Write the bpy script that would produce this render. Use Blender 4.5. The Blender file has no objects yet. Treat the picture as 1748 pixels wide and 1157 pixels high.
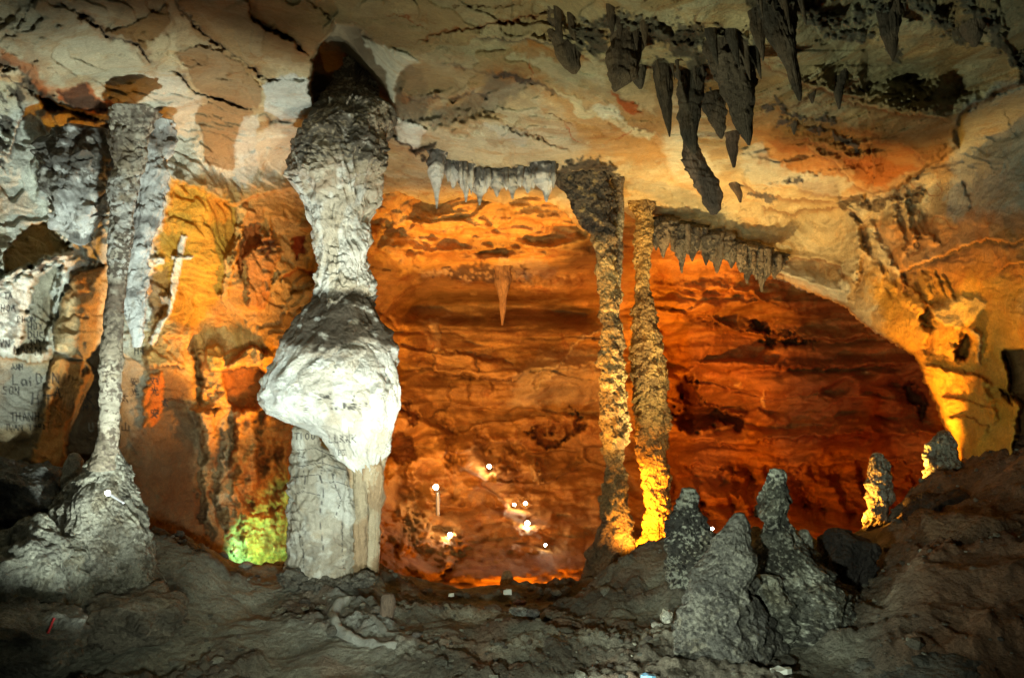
import bpy, math, random
import numpy as np

random.seed(7)
F, CU, CV, CAMZ = 1514.0, 874.0, 578.5, 4.0      # focal length and centre of a 1748 x 1157 frame

scene = bpy.context.scene
col = scene.collection

# ------------------------------------------------------------------ noise
def _h(ix, iy, iz, s):
    h = (ix.astype(np.uint32) * np.uint32(374761393) + iy.astype(np.uint32) * np.uint32(668265263)
         + iz.astype(np.uint32) * np.uint32(2147483647) + np.uint32((s * 974634777) & 0xffffffff))
    h = (h ^ (h >> np.uint32(13))) * np.uint32(1274126177)
    h = (h ^ (h >> np.uint32(16))) * np.uint32(2246822519)
    return h ^ (h >> np.uint32(15))

def _i(a):
    return a.astype(np.int64).astype(np.uint32)

def perlin(x, y, z, s=0):
    x = np.asarray(x, float); y = np.asarray(y, float); z = np.asarray(z, float)
    x, y, z = np.broadcast_arrays(x, y, z)
    fx, fy, fz = np.floor(x), np.floor(y), np.floor(z)
    dx, dy, dz = x - fx, y - fy, z - fz
    ix, iy, iz = _i(fx), _i(fy), _i(fz)
    ux = dx * dx * dx * (dx * (dx * 6 - 15) + 10)
    uy = dy * dy * dy * (dy * (dy * 6 - 15) + 10)
    uz = dz * dz * dz * (dz * (dz * 6 - 15) + 10)
    out = 0
    for a in (0, 1):
        wa = ux if a else 1 - ux
        for b in (0, 1):
            wb = wa * (uy if b else 1 - uy)
            for c in (0, 1):
                h = _h(ix + np.uint32(a), iy + np.uint32(b), iz + np.uint32(c), s)
                gx = (h & np.uint32(1023)).astype(float) / 511.5 - 1
                gy = ((h >> np.uint32(10)) & np.uint32(1023)).astype(float) / 511.5 - 1
                gz = ((h >> np.uint32(20)) & np.uint32(1023)).astype(float) / 511.5 - 1
                out = out + wb * (uz if c else 1 - uz) * (gx * (dx - a) + gy * (dy - b) + gz * (dz - c))
    return out * 1.5

def fbm(x, y, z, o=4, s=0, g=0.5, l=2.03):
    r, a, f = 0, 1.0, 1.0
    for k in range(o):
        r = r + a * perlin(x * f, y * f, z * f, s + k * 17)
        a *= g; f *= l
    return r

def ridge(x, y, z, o=3, s=0):
    r, a, f = 0, 1.0, 1.0
    for k in range(o):
        r = r + a * (1 - 2 * np.abs(perlin(x * f, y * f, z * f, s + k * 31)))
        a *= .5; f *= 2.1
    return r / 1.75

def worley(x, y, z, s=0):
    """distance to the nearest and to the second nearest feature point"""
    x, y, z = np.broadcast_arrays(np.asarray(x, float), np.asarray(y, float), np.asarray(z, float))
    fx, fy, fz = np.floor(x), np.floor(y), np.floor(z)
    f1 = np.full(x.shape, 9.0); f2 = np.full(x.shape, 9.0)
    for a in (-1, 0, 1):
        for b in (-1, 0, 1):
            for c in (-1, 0, 1):
                h = _h(_i(fx + a), _i(fy + b), _i(fz + c), s)
                px = fx + a + (h & np.uint32(1023)).astype(float) / 1023
                py = fy + b + ((h >> np.uint32(10)) & np.uint32(1023)).astype(float) / 1023
                pz = fz + c + ((h >> np.uint32(20)) & np.uint32(1023)).astype(float) / 1023
                d = np.sqrt((x - px) ** 2 + (y - py) ** 2 + (z - pz) ** 2)
                m = d < f1
                f2 = np.where(m, f1, np.minimum(f2, d)); f1 = np.where(m, d, f1)
    return f1, f2

def cells(x, y, z, s=0):
    """random value of the nearest cell and how far its border is"""
    x, y, z = np.broadcast_arrays(np.asarray(x, float), np.asarray(y, float), np.asarray(z, float))
    fx, fy, fz = np.floor(x), np.floor(y), np.floor(z)
    f1 = np.full(x.shape, 9.0); f2 = np.full(x.shape, 9.0); vid = np.zeros(x.shape)
    for a in (-1, 0, 1):
        for b in (-1, 0, 1):
            for c in (-1, 0, 1):
                h = _h(_i(fx + a), _i(fy + b), _i(fz + c), s)
                px = fx + a + (h & np.uint32(1023)).astype(float) / 1023
                py = fy + b + ((h >> np.uint32(10)) & np.uint32(1023)).astype(float) / 1023
                pz = fz + c + ((h >> np.uint32(20)) & np.uint32(1023)).astype(float) / 1023
                d = np.sqrt((x - px) ** 2 + (y - py) ** 2 + (z - pz) ** 2)
                m = d < f1
                f2 = np.where(m, f1, np.minimum(f2, d)); f1 = np.where(m, d, f1); vid = np.where(m, ((h >> np.uint32(5)) & np.uint32(4095)).astype(float) / 4095, vid)
    return vid, f2 - f1

def sstep(a, b, x):
    t = np.clip((x - a) / (b - a), 0, 1)
    return t * t * (3 - 2 * t)

def smin(a, b, k):
    h = np.clip(.5 + .5 * (b - a) / k, 0, 1)
    return b * (1 - h) + a * h - k * h * (1 - h)

def terrace(n, k, soft=.22):
    t = n * k; f = np.floor(t)
    return (f + sstep(0, soft, t - f)) / k, f

def W(u, v, Y):
    return ((u - CU) / F * Y, Y, CAMZ - (v - CV) / F * Y)

# ------------------------------------------------------------------ rock colours (true stone colours)
WHITE = (.66, .68, .63); PALE = (.50, .45, .33); TAN = (.34, .235, .125); BROWN = (.20, .11, .05)
OCHRE = (.46, .23, .055); RUST = (.30, .09, .03); GREY = (.27, .275, .25); DARK = (.055, .045, .035)
CREAM = (.56, .48, .33); DGREY = (.12, .12, .105); INK = (.035, .035, .035); MUD = (.13, .105, .075)

# ------------------------------------------------------------------ mesh helpers
def tagk(o, label=None, cat=None, group=None, kind=None):
    if label: o['label'] = label
    if cat: o['category'] = cat
    if group: o['group'] = group
    if kind: o['kind'] = kind
    return o

def build(name, co, faces, cols, mat, parent=None, origin=None, smooth=True):
    """one mesh object; co is world space; origin moves the pivot there"""
    me = bpy.data.meshes.new(name)
    co = np.asarray(co, dtype=np.float32).reshape(-1, 3)
    if origin is not None: co = co - np.asarray(origin, dtype=np.float32)
    faces = np.asarray(faces, dtype=np.int32)
    nf, k = faces.shape
    me.vertices.add(len(co)); me.vertices.foreach_set('co', co.ravel())
    me.loops.add(nf * k); me.loops.foreach_set('vertex_index', faces.ravel())
    me.polygons.add(nf)
    me.polygons.foreach_set('loop_start', np.arange(0, nf * k, k, dtype=np.int32))
    me.polygons.foreach_set('loop_total', np.full(nf, k, dtype=np.int32))
    me.polygons.foreach_set('use_smooth', np.full(nf, smooth, dtype=bool))
    me.update(calc_edges=True)
    if cols is not None:
        a = me.color_attributes.new('Col', 'FLOAT_COLOR', 'POINT')
        c = np.ones((len(co), 4), dtype=np.float32); c[:, :3] = np.asarray(cols).reshape(-1, 3)
        a.data.foreach_set('color', c.ravel())
    me.materials.append(mat)
    o = bpy.data.objects.new(name, me); col.objects.link(o)
    if origin is not None and parent is None: o.location = origin
    if parent is not None:
        o.parent = parent
    return o

def empty(name, loc):
    o = bpy.data.objects.new(name, None); o.empty_display_size = .2
    col.objects.link(o); o.location = loc
    return o

# ------------------------------------------------------------------ materials
def rock_mat(name, bump=.05, fine=.5, rough=.8, var=.25, scale=1.0, streak=False, worl=0.0, stain=.6, stainc=(.85, .58, .34)):
    m = bpy.data.materials.new(name); m.use_nodes = True
    nt = m.node_tree; N = nt.nodes; L = nt.links; N.clear()
    out = N.new('ShaderNodeOutputMaterial'); b = N.new('ShaderNodeBsdfPrincipled')
    L.new(b.outputs[0], out.inputs[0])
    at = N.new('ShaderNodeVertexColor'); at.layer_name = 'Col'
    geo = N.new('ShaderNodeNewGeometry')
    mp = N.new('ShaderNodeMapping'); L.new(geo.outputs['Position'], mp.inputs[0])
    mp.inputs['Scale'].default_value = (scale, scale, scale * (.3 if streak else 1))
    n1 = N.new('ShaderNodeTexNoise'); n1.inputs['Scale'].default_value = 2.6; n1.inputs['Detail'].default_value = 8
    n1.inputs['Roughness'].default_value = .65; L.new(mp.outputs[0], n1.inputs[0])
    n2 = N.new('ShaderNodeTexNoise'); n2.inputs['Scale'].default_value = 16; n2.inputs['Detail'].default_value = 6
    n2.inputs['Roughness'].default_value = .7; L.new(mp.outputs[0], n2.inputs[0])
    # colour variation
    mr = N.new('ShaderNodeMapRange'); mr.inputs[1].default_value = .3; mr.inputs[2].default_value = .7
    mr.inputs[3].default_value = 1 - var; mr.inputs[4].default_value = 1 + var; L.new(n1.outputs['Fac'], mr.inputs[0])
    mr2 = N.new('ShaderNodeMapRange'); mr2.inputs[1].default_value = .3; mr2.inputs[2].default_value = .7
    mr2.inputs[3].default_value = 1 - var * .8; mr2.inputs[4].default_value = 1 + var * .8; L.new(n2.outputs['Fac'], mr2.inputs[0])
    mu = N.new('ShaderNodeMath'); mu.operation = 'MULTIPLY'; L.new(mr.outputs[0], mu.inputs[0]); L.new(mr2.outputs[0], mu.inputs[1])
    vm = N.new('ShaderNodeVectorMath'); vm.operation = 'SCALE'; L.new(at.outputs[0], vm.inputs[0]); L.new(mu.outputs[0], vm.inputs[3])
    n4 = N.new('ShaderNodeTexNoise'); n4.inputs['Scale'].default_value = 1.1; n4.inputs['Detail'].default_value = 9; n4.inputs['Distortion'].default_value = .8
    n4.inputs['Roughness'].default_value = .72; L.new(mp.outputs[0], n4.inputs[0])
    mr4 = N.new('ShaderNodeMapRange'); mr4.inputs[1].default_value = .53; mr4.inputs[2].default_value = .63; mr4.inputs[4].default_value = stain
    L.new(n4.outputs['Fac'], mr4.inputs[0])
    mx = N.new('ShaderNodeMix'); mx.data_type = 'RGBA'; mx.blend_type = 'MULTIPLY'; mx.inputs['B'].default_value = (*stainc, 1)
    L.new(mr4.outputs[0], mx.inputs['Factor']); L.new(vm.outputs[0], mx.inputs['A'])
    L.new(mx.outputs['Result'], b.inputs['Base Color'])
    n3 = N.new('ShaderNodeTexNoise'); n3.inputs['Scale'].default_value = 46; n3.inputs['Detail'].default_value = 5
    n3.inputs['Roughness'].default_value = .75; L.new(mp.outputs[0], n3.inputs[0])
    mr3 = N.new('ShaderNodeMapRange'); mr3.inputs[1].default_value = .32; mr3.inputs[2].default_value = .68
    mr3.inputs[3].default_value = 1 - var * 1.1; mr3.inputs[4].default_value = 1 + var * 1.1; L.new(n3.outputs['Fac'], mr3.inputs[0])
    mu3 = N.new('ShaderNodeMath'); mu3.operation = 'MULTIPLY'; L.new(mu.outputs[0], mu3.inputs[0]); L.new(mr3.outputs[0], mu3.inputs[1])
    L.new(mu3.outputs[0], vm.inputs[3])
    # bump
    h = N.new('ShaderNodeMath'); h.operation = 'MULTIPLY_ADD'; h.inputs[1].default_value = fine
    L.new(n2.outputs['Fac'], h.inputs[0]); L.new(n1.outputs['Fac'], h.inputs[2])
    h3 = N.new('ShaderNodeMath'); h3.operation = 'MULTIPLY_ADD'; h3.inputs[1].default_value = fine * .45
    L.new(n3.outputs['Fac'], h3.inputs[0]); L.new(h.outputs[0], h3.inputs[2])
    last = h3.outputs[0]
    if worl:
        vo = N.new('ShaderNodeTexVoronoi'); vo.inputs['Scale'].default_value = 9 * scale; L.new(geo.outputs['Position'], vo.inputs[0])
        w = N.new('ShaderNodeMath'); w.operation = 'MULTIPLY_ADD'; w.inputs[1].default_value = -worl
        L.new(vo.outputs[0], w.inputs[0]); L.new(last, w.inputs[2]); last = w.outputs[0]
    bp = N.new('ShaderNodeBump'); bp.inputs['Strength'].default_value = 1.0; bp.inputs['Distance'].default_value = bump
    L.new(last, bp.inputs['Height']); L.new(bp.outputs[0], b.inputs['Normal'])
    b.inputs['Roughness'].default_value = rough
    b.inputs['Specular IOR Level'].default_value = .3
    return m

def plain_mat(name, rgb, rough=.6, emit=None, es=0, metal=0):
    m = bpy.data.materials.new(name); m.use_nodes = True
    N = m.node_tree.nodes; L = m.node_tree.links
    b = N['Principled BSDF']; b.inputs['Roughness'].default_value = rough; b.inputs['Metallic'].default_value = metal
    n = N.new('ShaderNodeTexNoise'); n.inputs['Scale'].default_value = 30; n.inputs['Detail'].default_value = 5
    r = N.new('ShaderNodeMix'); r.data_type = 'RGBA'
    r.inputs['A'].default_value = (*[c * .75 for c in rgb], 1); r.inputs['B'].default_value = (*[min(1, c * 1.2) for c in rgb], 1)
    L.new(n.outputs['Fac'], r.inputs['Factor']); L.new(r.outputs['Result'], b.inputs['Base Color'])
    if emit:
        b.inputs['Emission Color'].default_value = (*emit, 1); b.inputs['Emission Strength'].default_value = es
    return m

M_CEIL = rock_mat('ceiling_limestone', .085, .6, .65, .17)
M_WALL = rock_mat('wall_limestone', .07, .6, .7, .2)
M_BACK = rock_mat('chamber_limestone', .06, .6, .7, .2, .8, stain=.7, stainc=(.7, .45, .3))
M_FLOOR = rock_mat('cave_floor_mud', .09, .8, .8, .34, 1.5, worl=.5, stainc=(.7, .66, .6))
M_FLOW = rock_mat('white_flowstone', .05, .7, .55, .15, 1.5, stain=.45, stainc=(.85, .72, .55))
M_POP = rock_mat('knobbly_calcite', .09, 1.0, .7, .34, 1.7, worl=1.2, stainc=(.75, .65, .5))
M_DARK = rock_mat('dark_dripstone', .07, .9, .75, .34, 1.8, streak=True, stainc=(.7, .55, .4))

# ------------------------------------------------------------------ relief maps
class Map:
    def __init__(s, u0, u1, v0, v1, step, seed=0):
        s.u0, s.v0, s.step = u0, v0, step
        s.nu = int((u1 - u0) / step) + 1; s.nv = int((v1 - v0) / step) + 1
        s.U, s.V = np.meshgrid(u0 + np.arange(s.nu) * step, v0 + np.arange(s.nv) * step)
        U, V = s.U, s.V
        s.UW = U + 6 * fbm(U / 45, V / 45, 3.1, 4, seed + 1) + 3.2 * perlin(U / 7, V / 7, 1.5, seed + 5)
        s.VW = V + 6 * fbm(U / 45, V / 45, 9.7, 4, seed + 2) + 3.2 * perlin(U / 7, V / 7, 7.5, seed + 6)
        s.C = np.zeros(U.shape + (3,)); s.D = np.zeros(U.shape)
        s.dirt = fbm(U / 30, V / 30, 5.5, 5, seed + 3)
    def win(s, pts, pad):
        p = np.array(pts, float)
        a = max(0, int((p[:, 0].min() - pad - s.u0) / s.step)); b = min(s.nu, int((p[:, 0].max() + pad - s.u0) / s.step) + 2)
        c = max(0, int((p[:, 1].min() - pad - s.v0) / s.step)); d = min(s.nv, int((p[:, 1].max() + pad - s.v0) / s.step) + 2)
        return (slice(c, max(c, d)), slice(a, max(a, b)))
    def dist(s, pts, sl, warp=1.0, close=False):
        x = s.U[sl] + (s.UW[sl] - s.U[sl]) * warp; y = s.V[sl] + (s.VW[sl] - s.V[sl]) * warp
        p = list(pts) + ([pts[0]] if close else [])
        best = np.full(x.shape, 1e9); side = np.ones(x.shape); tt = np.zeros(x.shape)
        n = len(p) - 1
        for i in range(n):
            ax, ay = p[i][:2]; bx, by = p[i + 1][:2]
            ex, ey = bx - ax, by - ay; l2 = ex * ex + ey * ey + 1e-9
            t = np.clip(((x - ax) * ex + (y - ay) * ey) / l2, 0, 1)
            d = np.hypot(x - ax - ex * t, y - ay - ey * t)
            m = d < best
            cr = ex * (y - ay) - ey * (x - ax)          # >0: below a line drawn left to right
            side = np.where(m, np.sign(cr), side); tt = np.where(m, (i + t) / n, tt); best = np.where(m, d, best)
        return best, side, tt
    def sdf(s, poly, sl, warp=1.0):
        x = s.U[sl] + (s.UW[sl] - s.U[sl]) * warp; y = s.V[sl] + (s.VW[sl] - s.V[sl]) * warp
        d, _, _ = s.dist(poly, sl, warp, True)
        ins = np.zeros(x.shape, bool)
        n = len(poly)
        for i in range(n):
            ax, ay = poly[i]; bx, by = poly[(i + 1) % n]
            if ay == by: continue
            ins ^= ((ay > y) != (by > y)) & (x < (bx - ax) * (y - ay) / (by - ay) + ax)
        return np.where(ins, d, -d)                      # + inside
    def mixc(s, sl, c, m):
        m = np.clip(m, 0, 1)[..., None]
        s.C[sl] = s.C[sl] * (1 - m) + np.array(c) * m
    def groove(s, pts, w=3, depth=.15, c=None, warp=1.3, cm=.8):
        sl = s.win(pts, w * 9 + 12); d, sd, t = s.dist(pts, sl, warp)
        tp = np.minimum(1, np.minimum(t, 1 - t) * 6) * (.65 + .5 * s.dirt[sl])
        tp = np.clip(tp, .3, 1.4) * np.minimum(1, np.minimum(t, 1 - t) * 12 + .1)
        g = np.exp(-(d / (w * (tp * .6 + .4))) ** 2) * np.clip(tp * 1.3, 0, 1.3)
        s.D[sl] += depth * g
        if c is not None:
            if c is DARK:                                 # iron stain seeping out of the crack
                s.mixc(sl, (.26, .12, .045), np.exp(-(d / (w * 4)) ** 2) * sstep(-.3, .4, s.dirt[sl]) * .5 * np.minimum(1, np.minimum(t, 1 - t) * 8))
            s.mixc(sl, c, g * cm)
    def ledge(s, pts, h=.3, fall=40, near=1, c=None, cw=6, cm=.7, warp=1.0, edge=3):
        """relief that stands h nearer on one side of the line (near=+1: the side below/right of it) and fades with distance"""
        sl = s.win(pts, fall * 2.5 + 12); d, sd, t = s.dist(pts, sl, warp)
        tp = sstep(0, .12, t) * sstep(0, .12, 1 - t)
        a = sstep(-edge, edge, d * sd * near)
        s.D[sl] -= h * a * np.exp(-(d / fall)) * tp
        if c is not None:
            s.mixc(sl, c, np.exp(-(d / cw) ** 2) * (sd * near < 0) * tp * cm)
    def patch(s, poly, c=None, m=.9, up=0, soft=2.0, warp=1.6, round_=0):
        sl = s.win(poly, soft * 3 + 16); q = s.sdf(poly, sl, warp)
        k = sstep(-soft, soft, q)
        if c is not None: s.mixc(sl, c, k * m)
        if up: s.D[sl] -= up * k
        if round_:
            s.D[sl] -= round_ * np.sqrt(np.clip(q, 0, None) / (q.max() + 1e-6))
        return sl, k
    def bumps(s, poly, amp=.1, size=14, c=None, cm=.8, soft=10, aspect=1.6, sd=5, rot=0.0):
        """scaly knobbly crust inside the outline, dark crust on part of it"""
        sl = s.win(poly, soft + 14); k = sstep(-soft * .3, soft, s.sdf(poly, sl, 2.0))
        u, v = s.U[sl], s.V[sl]
        u, v = u * math.cos(rot) + v * math.sin(rot), -u * math.sin(rot) + v * math.cos(rot)
        f1, f2 = worley(u / size / aspect, v / size, 0 * u + sd, sd)
        g1, g2 = worley(u / size / aspect * 2.3, v / size * 2.3, 0 * u + sd + 4, sd)
        r = (1 - f1) + .4 * (1 - g1)
        s.D[sl] -= amp * (r - .6) * k
        if c is not None:
            mm = sstep(.0, .25, (f1 - .5) + .5 * s.dirt[sl]) * k
            s.mixc(sl, c, mm * cm)
    def crust(s, pts, w=8, amp=.1, size=7, c=DARK, cm=.9, sd=3):
        """broken dark crust with small knobs along a line"""
        sl = s.win(pts, w * 2 + 12); d, _, t = s.dist(pts, sl, 2.2)
        f1, f2 = worley(s.U[sl] / size / 1.4, s.V[sl] / size, 0 * d + sd, sd)
        nn = fbm(s.U[sl] / 14, s.V[sl] / 9, sd + .5, 4, sd)
        k = sstep(1, .45, d / w + .9 * nn)
        s.D[sl] -= amp * k * (1.1 - f1)
        s.mixc(sl, c, k * cm * sstep(.1, .6, f1 + .35))
    def at(s, u, v):
        i = int(np.clip((v - s.v0) / s.step, 0, s.nv - 1)); j = int(np.clip((u - s.u0) / s.step, 0, s.nu - 1))
        return float(s.D[i, j])
    def pos(s):
        return np.stack([(s.U - CU) / F * s.D, s.D, CAMZ - (s.V - CV) / F * s.D], -1)
    def emit(s, name, mat, keep):
        """mesh from the grid cells whose four corners are kept"""
        P = s.pos()
        q = keep[:-1, :-1] & keep[1:, :-1] & keep[:-1, 1:] & keep[1:, 1:]
        idx = np.arange(s.nu * s.nv).reshape(s.nv, s.nu)
        f = np.stack([idx[:-1, :-1][q], idx[1:, :-1][q], idx[1:, 1:][q], idx[:-1, 1:][q]], -1)
        used = np.unique(f); re = np.zeros(s.nu * s.nv, np.int32); re[used] = np.arange(len(used))
        return build(name, P.reshape(-1, 3)[used], re[f], s.C.reshape(-1, 3)[used], mat)

def stroke(mp, pts, w=1.6, c=INK, m=.85):
    """writing left on the rock"""
    sl = mp.win(pts, w * 3 + 4); d, _, _ = mp.dist(pts, sl, .25)
    mp.mixc(sl, c, sstep(w, w * .4, d) * m)

# ================================================================== FRONT SHELL
A = Map(-260, 2010, -300, 1010, 2.0, 11)
U, V = A.U, A.V
ru = (U - CU) / F
H = 3.35 + .25 * np.sin(U / 260.) - .35 * sstep(900, 1100, U) * sstep(1500, 1300, U) * sstep(300, 0, V)
ceil = np.where(V < 560, H * F / np.maximum(CV - V, 18), 300.)
lw = 14.1 / np.maximum(.5556 - ru, .2)
rw = 9.44 / np.maximum(ru + .114, .2)
ceilc = smin(ceil, np.full_like(ceil, 20.5), 5)
D0 = smin(smin(ceilc, lw, 1.6), rw, 1.2)
P0 = np.stack([ru * D0, D0, -(V - CV) / F * D0], -1)
X, Y, Z = P0[..., 0], P0[..., 1], P0[..., 2]
isceil = sstep(-.6, 1.0, np.minimum(lw, rw) - ceilc)
A.D = D0.copy()
big = fbm(X / 2.6, Y / 2.6, Z / 2.6, 4, 1)
A.D -= .38 * big
for gu, gv_, gru, grv, ga in ((830, 250, 150, 60, .9), (1240, 380, 170, 36, .9), (1420, 300, 120, 34, .9), (1560, 210, 90, 60, .9), (430, 200, 150, 90, .6), (1000, 90, 140, 40, .5), (760, 140, 90, 30, -.6), (1130, 230, 60, 70, -.5), (1480, 120, 200, 40, -.5)):
    A.D -= ga * np.exp(-((A.UW + 14 * big - gu) / gru) ** 2 - ((A.VW + 14 * big - gv_) / grv) ** 2)
# layered, peeling beds
n = fbm(X / 3.4 + .25 * Y / 3, Y / 5.5, Z / 2.2 + .2 * X, 5, 21, .48)
T, lev = terrace(n, 6, .14)
A.D -= (.42 * isceil + .5 * (1 - isceil)) * T * (1 - .7 * sstep(560, 680, V)) * (1 - .65 * sstep(1230, 1420, U) * sstep(220, 330, V)) * (1 - .5 * sstep(1500, 1640, U))
n2 = fbm(X / 1.3 - .4 * Y / 3, Y / 2.4, Z / .9, 4, 44, .5)
T2, lev2 = terrace(n2, 4, .15)
A.D -= (.012 + .07 * (1 - isceil)) * T2
A.D -= .030 * ridge(X * 1.3 + 3, Y * 1.3, Z * 1.3, 3, 66) * isceil
A.D -= .032 * fbm(X * 2.6, Y * 2.6, Z * 2.6, 4, 61)
# colours: each bed has its own tint
lm = np.mod(lev, 3)[..., None]
mot = fbm(X / 1.1, Y / 1.5, Z / 1.1, 5, 81)[..., None]
c0 = np.where(lm == 0, np.array(PALE), np.where(lm == 1, np.array((.41, .32, .20)), np.array((.45, .38, .26))))
c0 = c0 * (1 + .25 * mot)
l2 = np.mod(lev2, 2)[..., None]
c0 = c0 * (1 - .10 * l2)
# thin iron veins and hairline cracks
for sc_, sd_, cc_, st_, wd in ((1.7, 301, (.24, .085, .03), .55, .010), (.9, 302, (.16, .07, .03), .6, .006), (3.1, 303, (.20, .10, .05), .4, .013)):
    q_ = np.abs(fbm(X * sc_ * .5 + .5 * Y * .3, Y * sc_ * .35, Z * sc_ * .5, 3, sd_))
    m_ = sstep(wd * 2.2, wd * .3, q_) * sstep(0, .35, fbm(X / 2, Y / 2, Z / 2, 2, sd_ + 9) + .1) * st_
    c0 = c0 * (1 - m_[..., None]) + np.array(cc_) * m_[..., None]
    A.D += .03 * m_
A.C = c0
def tint(poly, c, m, soft=25, warp=3.0):
    return A.patch(poly, c, m, 0, soft, warp)
# broad stone colours, some with shade painted in
tint([(-260, -300), (300, -300), (290, 60), (330, 150), (350, 300), (300, 340), (-260, 200)], (.46, .44, .35), .7)
tint([(-260, 150), (120, 190), (290, 250), (290, 430), (215, 600), (-260, 640)], (.60, .62, .57), .85)
tint([(160, -60), (560, -60), (560, 60), (520, 120), (330, 100), (200, 60)], (.33, .25, .16), .7)
tint([(230, 120), (330, 140), (345, 280), (540, 170), (530, 340), (290, 330), (240, 240)], (.56, .55, .48), .8, 14)
tint([(560, 20), (760, 60), (880, 110), (760, 165), (660, 190)], (.22, .19, .13), .6)  # dark tint paints the shade around the hollow
tint([(570, -100), (1150, -100), (1100, 60), (900, 90), (700, 60), (590, 40)], (.34, .27, .18), .6)
tint([(1300, -100), (2010, -100), (2010, 120), (1600, 60), (1350, 60)], (.20, .20, .16), .6)
tint([(1640, 170), (2010, 60), (2010, 420), (1620, 380), (1620, 280)], (.36, .38, .36), .85, 10)
tint([(1280, 200), (1450, 210), (1600, 260), (1500, 330), (1320, 320)], (.40, .20, .08), .8)
tint([(1150, 120), (1330, 170), (1460, 250), (1300, 260), (1180, 200)], (.42, .27, .13), .6)
tint([(1480, 180), (1640, 200), (1620, 290), (1500, 330)], (.27, .17, .09), .6)
tint([(900, 130), (1150, 200), (1160, 300), (1000, 260)], (.45, .28, .13), .65)
tint([(1030, 290), (1450, 300), (1460, 450), (1140, 380)], (.53, .45, .30), .7)
tint([(640, 190), (980, 210), (1000, 300), (700, 300)], (.50, .46, .37), .6)
tint([(270, 300), (620, 330), (620, 700), (260, 700)], (.46, .30, .13), .75, 20)
tint([(1470, 470), (1760, 440), (1760, 800), (1600, 800)], (.50, .31, .10), .85, 20)
tint([(1500, 380), (2010, 340), (2010, 480), (1540, 480)], (.40, .22, .10), .6, 15)
tint([(-260, 620), (250, 620), (330, 700), (330, 1010), (-260, 1010)], (.17, .14, .095), .75, 20)  # lower wall darkened, its dimmer light painted into the tint
# ---- ceiling, left slab
crack = lambda p, w=3, d=.14, c=DARK, **k: A.groove(p, w, d, c, **k)
crack([(95, 0), (112, 15), (150, 30), (175, 55), (200, 70), (235, 80), (262, 103), (273, 110)], 2.6, .2)
A.ledge([(175, 55), (200, 70), (235, 80), (262, 103), (273, 110)], .2, 40, -1)
crack([(287, 121), (305, 130), (330, 148), (350, 160), (385, 170), (405, 182), (435, 191)], 3.4, .25)
crack([(450, 190), (462, 205), (480, 208), (500, 210)], 3.5, .2)
crack([(287, -10), (305, 17), (325, 30), (345, 50), (365, 72), (395, 92), (420, 110), (455, 135), (485, 145)], 2.6, .22)
A.ledge([(287, -10), (325, 30), (365, 72), (420, 110), (485, 145)], .16, 50, -1)
crack([(420, -5), (433, 28), (450, 45), (480, 60), (505, 75), (533, 98)], 3.2, .25)
A.ledge([(420, -5), (433, 28), (480, 60), (533, 98)], .22, 45, 1)
crack([(305, 97), (330, 103), (370, 115), (420, 125)], 1.2, .05, BROWN)
crack([(345, 190), (370, 208), (395, 195)], 1.5, .05, RUST)
crack([(520, 0), (560, 22), (568, 35)], 2, .1, BROWN)
# two pale plates with straight broken edges
A.patch([(336, 178), (332, 205), (345, 225), (350, 280), (398, 288), (412, 215), (432, 192), (380, 172)], (.31, .23, .145), .9, .04, 1.5, 1.0)
A.patch([(250, 28), (282, 10), (290, 40), (250, 85), (228, 75), (188, 55)], (.25, .165, .085), .9, .06, 1.5, 1.0)
A.patch([(300, 92), (345, 75), (410, 110), (450, 150), (440, 188), (390, 170), (340, 148)], (.30, .22, .14), .85, .07, 2, 1.2)
A.patch([(452, 140), (505, 128), (532, 138), (538, 170), (512, 200), (480, 206), (452, 188)], (.55, .56, .52), .9, .05, 1.5, 1.2)
A.patch([(250, 70), (300, 60), (305, 100), (262, 98)], (.56, .50, .36), .6, .03, 3, 1.5)
A.patch([(410, 205), (440, 195), (440, 290), (405, 330), (400, 280)], (.50, .51, .47), .7, 0, 2, 1.4)
# the overlapping slab edge by the hollow, whose shade is painted in dark
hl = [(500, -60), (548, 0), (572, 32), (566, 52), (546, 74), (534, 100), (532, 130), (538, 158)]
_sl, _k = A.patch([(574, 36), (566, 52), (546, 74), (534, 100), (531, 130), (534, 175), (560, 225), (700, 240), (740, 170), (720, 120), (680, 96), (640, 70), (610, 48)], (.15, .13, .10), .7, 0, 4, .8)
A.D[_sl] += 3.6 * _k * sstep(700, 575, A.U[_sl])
# big dark fissure on the left
f0 = [(-60, 60), (0, 105), (30, 115), (60, 150), (90, 172), (140, 192), (200, 204), (225, 212), (262, 228), (292, 252)]
A.ledge(f0, .9, 70, -1, edge=5)
A.groove(f0, 11, .55, DARK, 1.3, .9)
A.patch([(95, 150), (155, 150), (175, 168), (210, 185), (222, 208), (200, 200), (140, 186), (100, 168)], (.34, .12, .045), .8, 0, 4, 1.5)
A.patch([(0, 80), (40, 100), (90, 145), (80, 160), (30, 118), (0, 100)], (.34, .14, .06), .7, 0, 5, 1.5)
A.patch([(95, 152), (145, 150), (170, 170), (190, 190), (120, 180)], DARK, .8, -.1, 3, 1.5)
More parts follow.
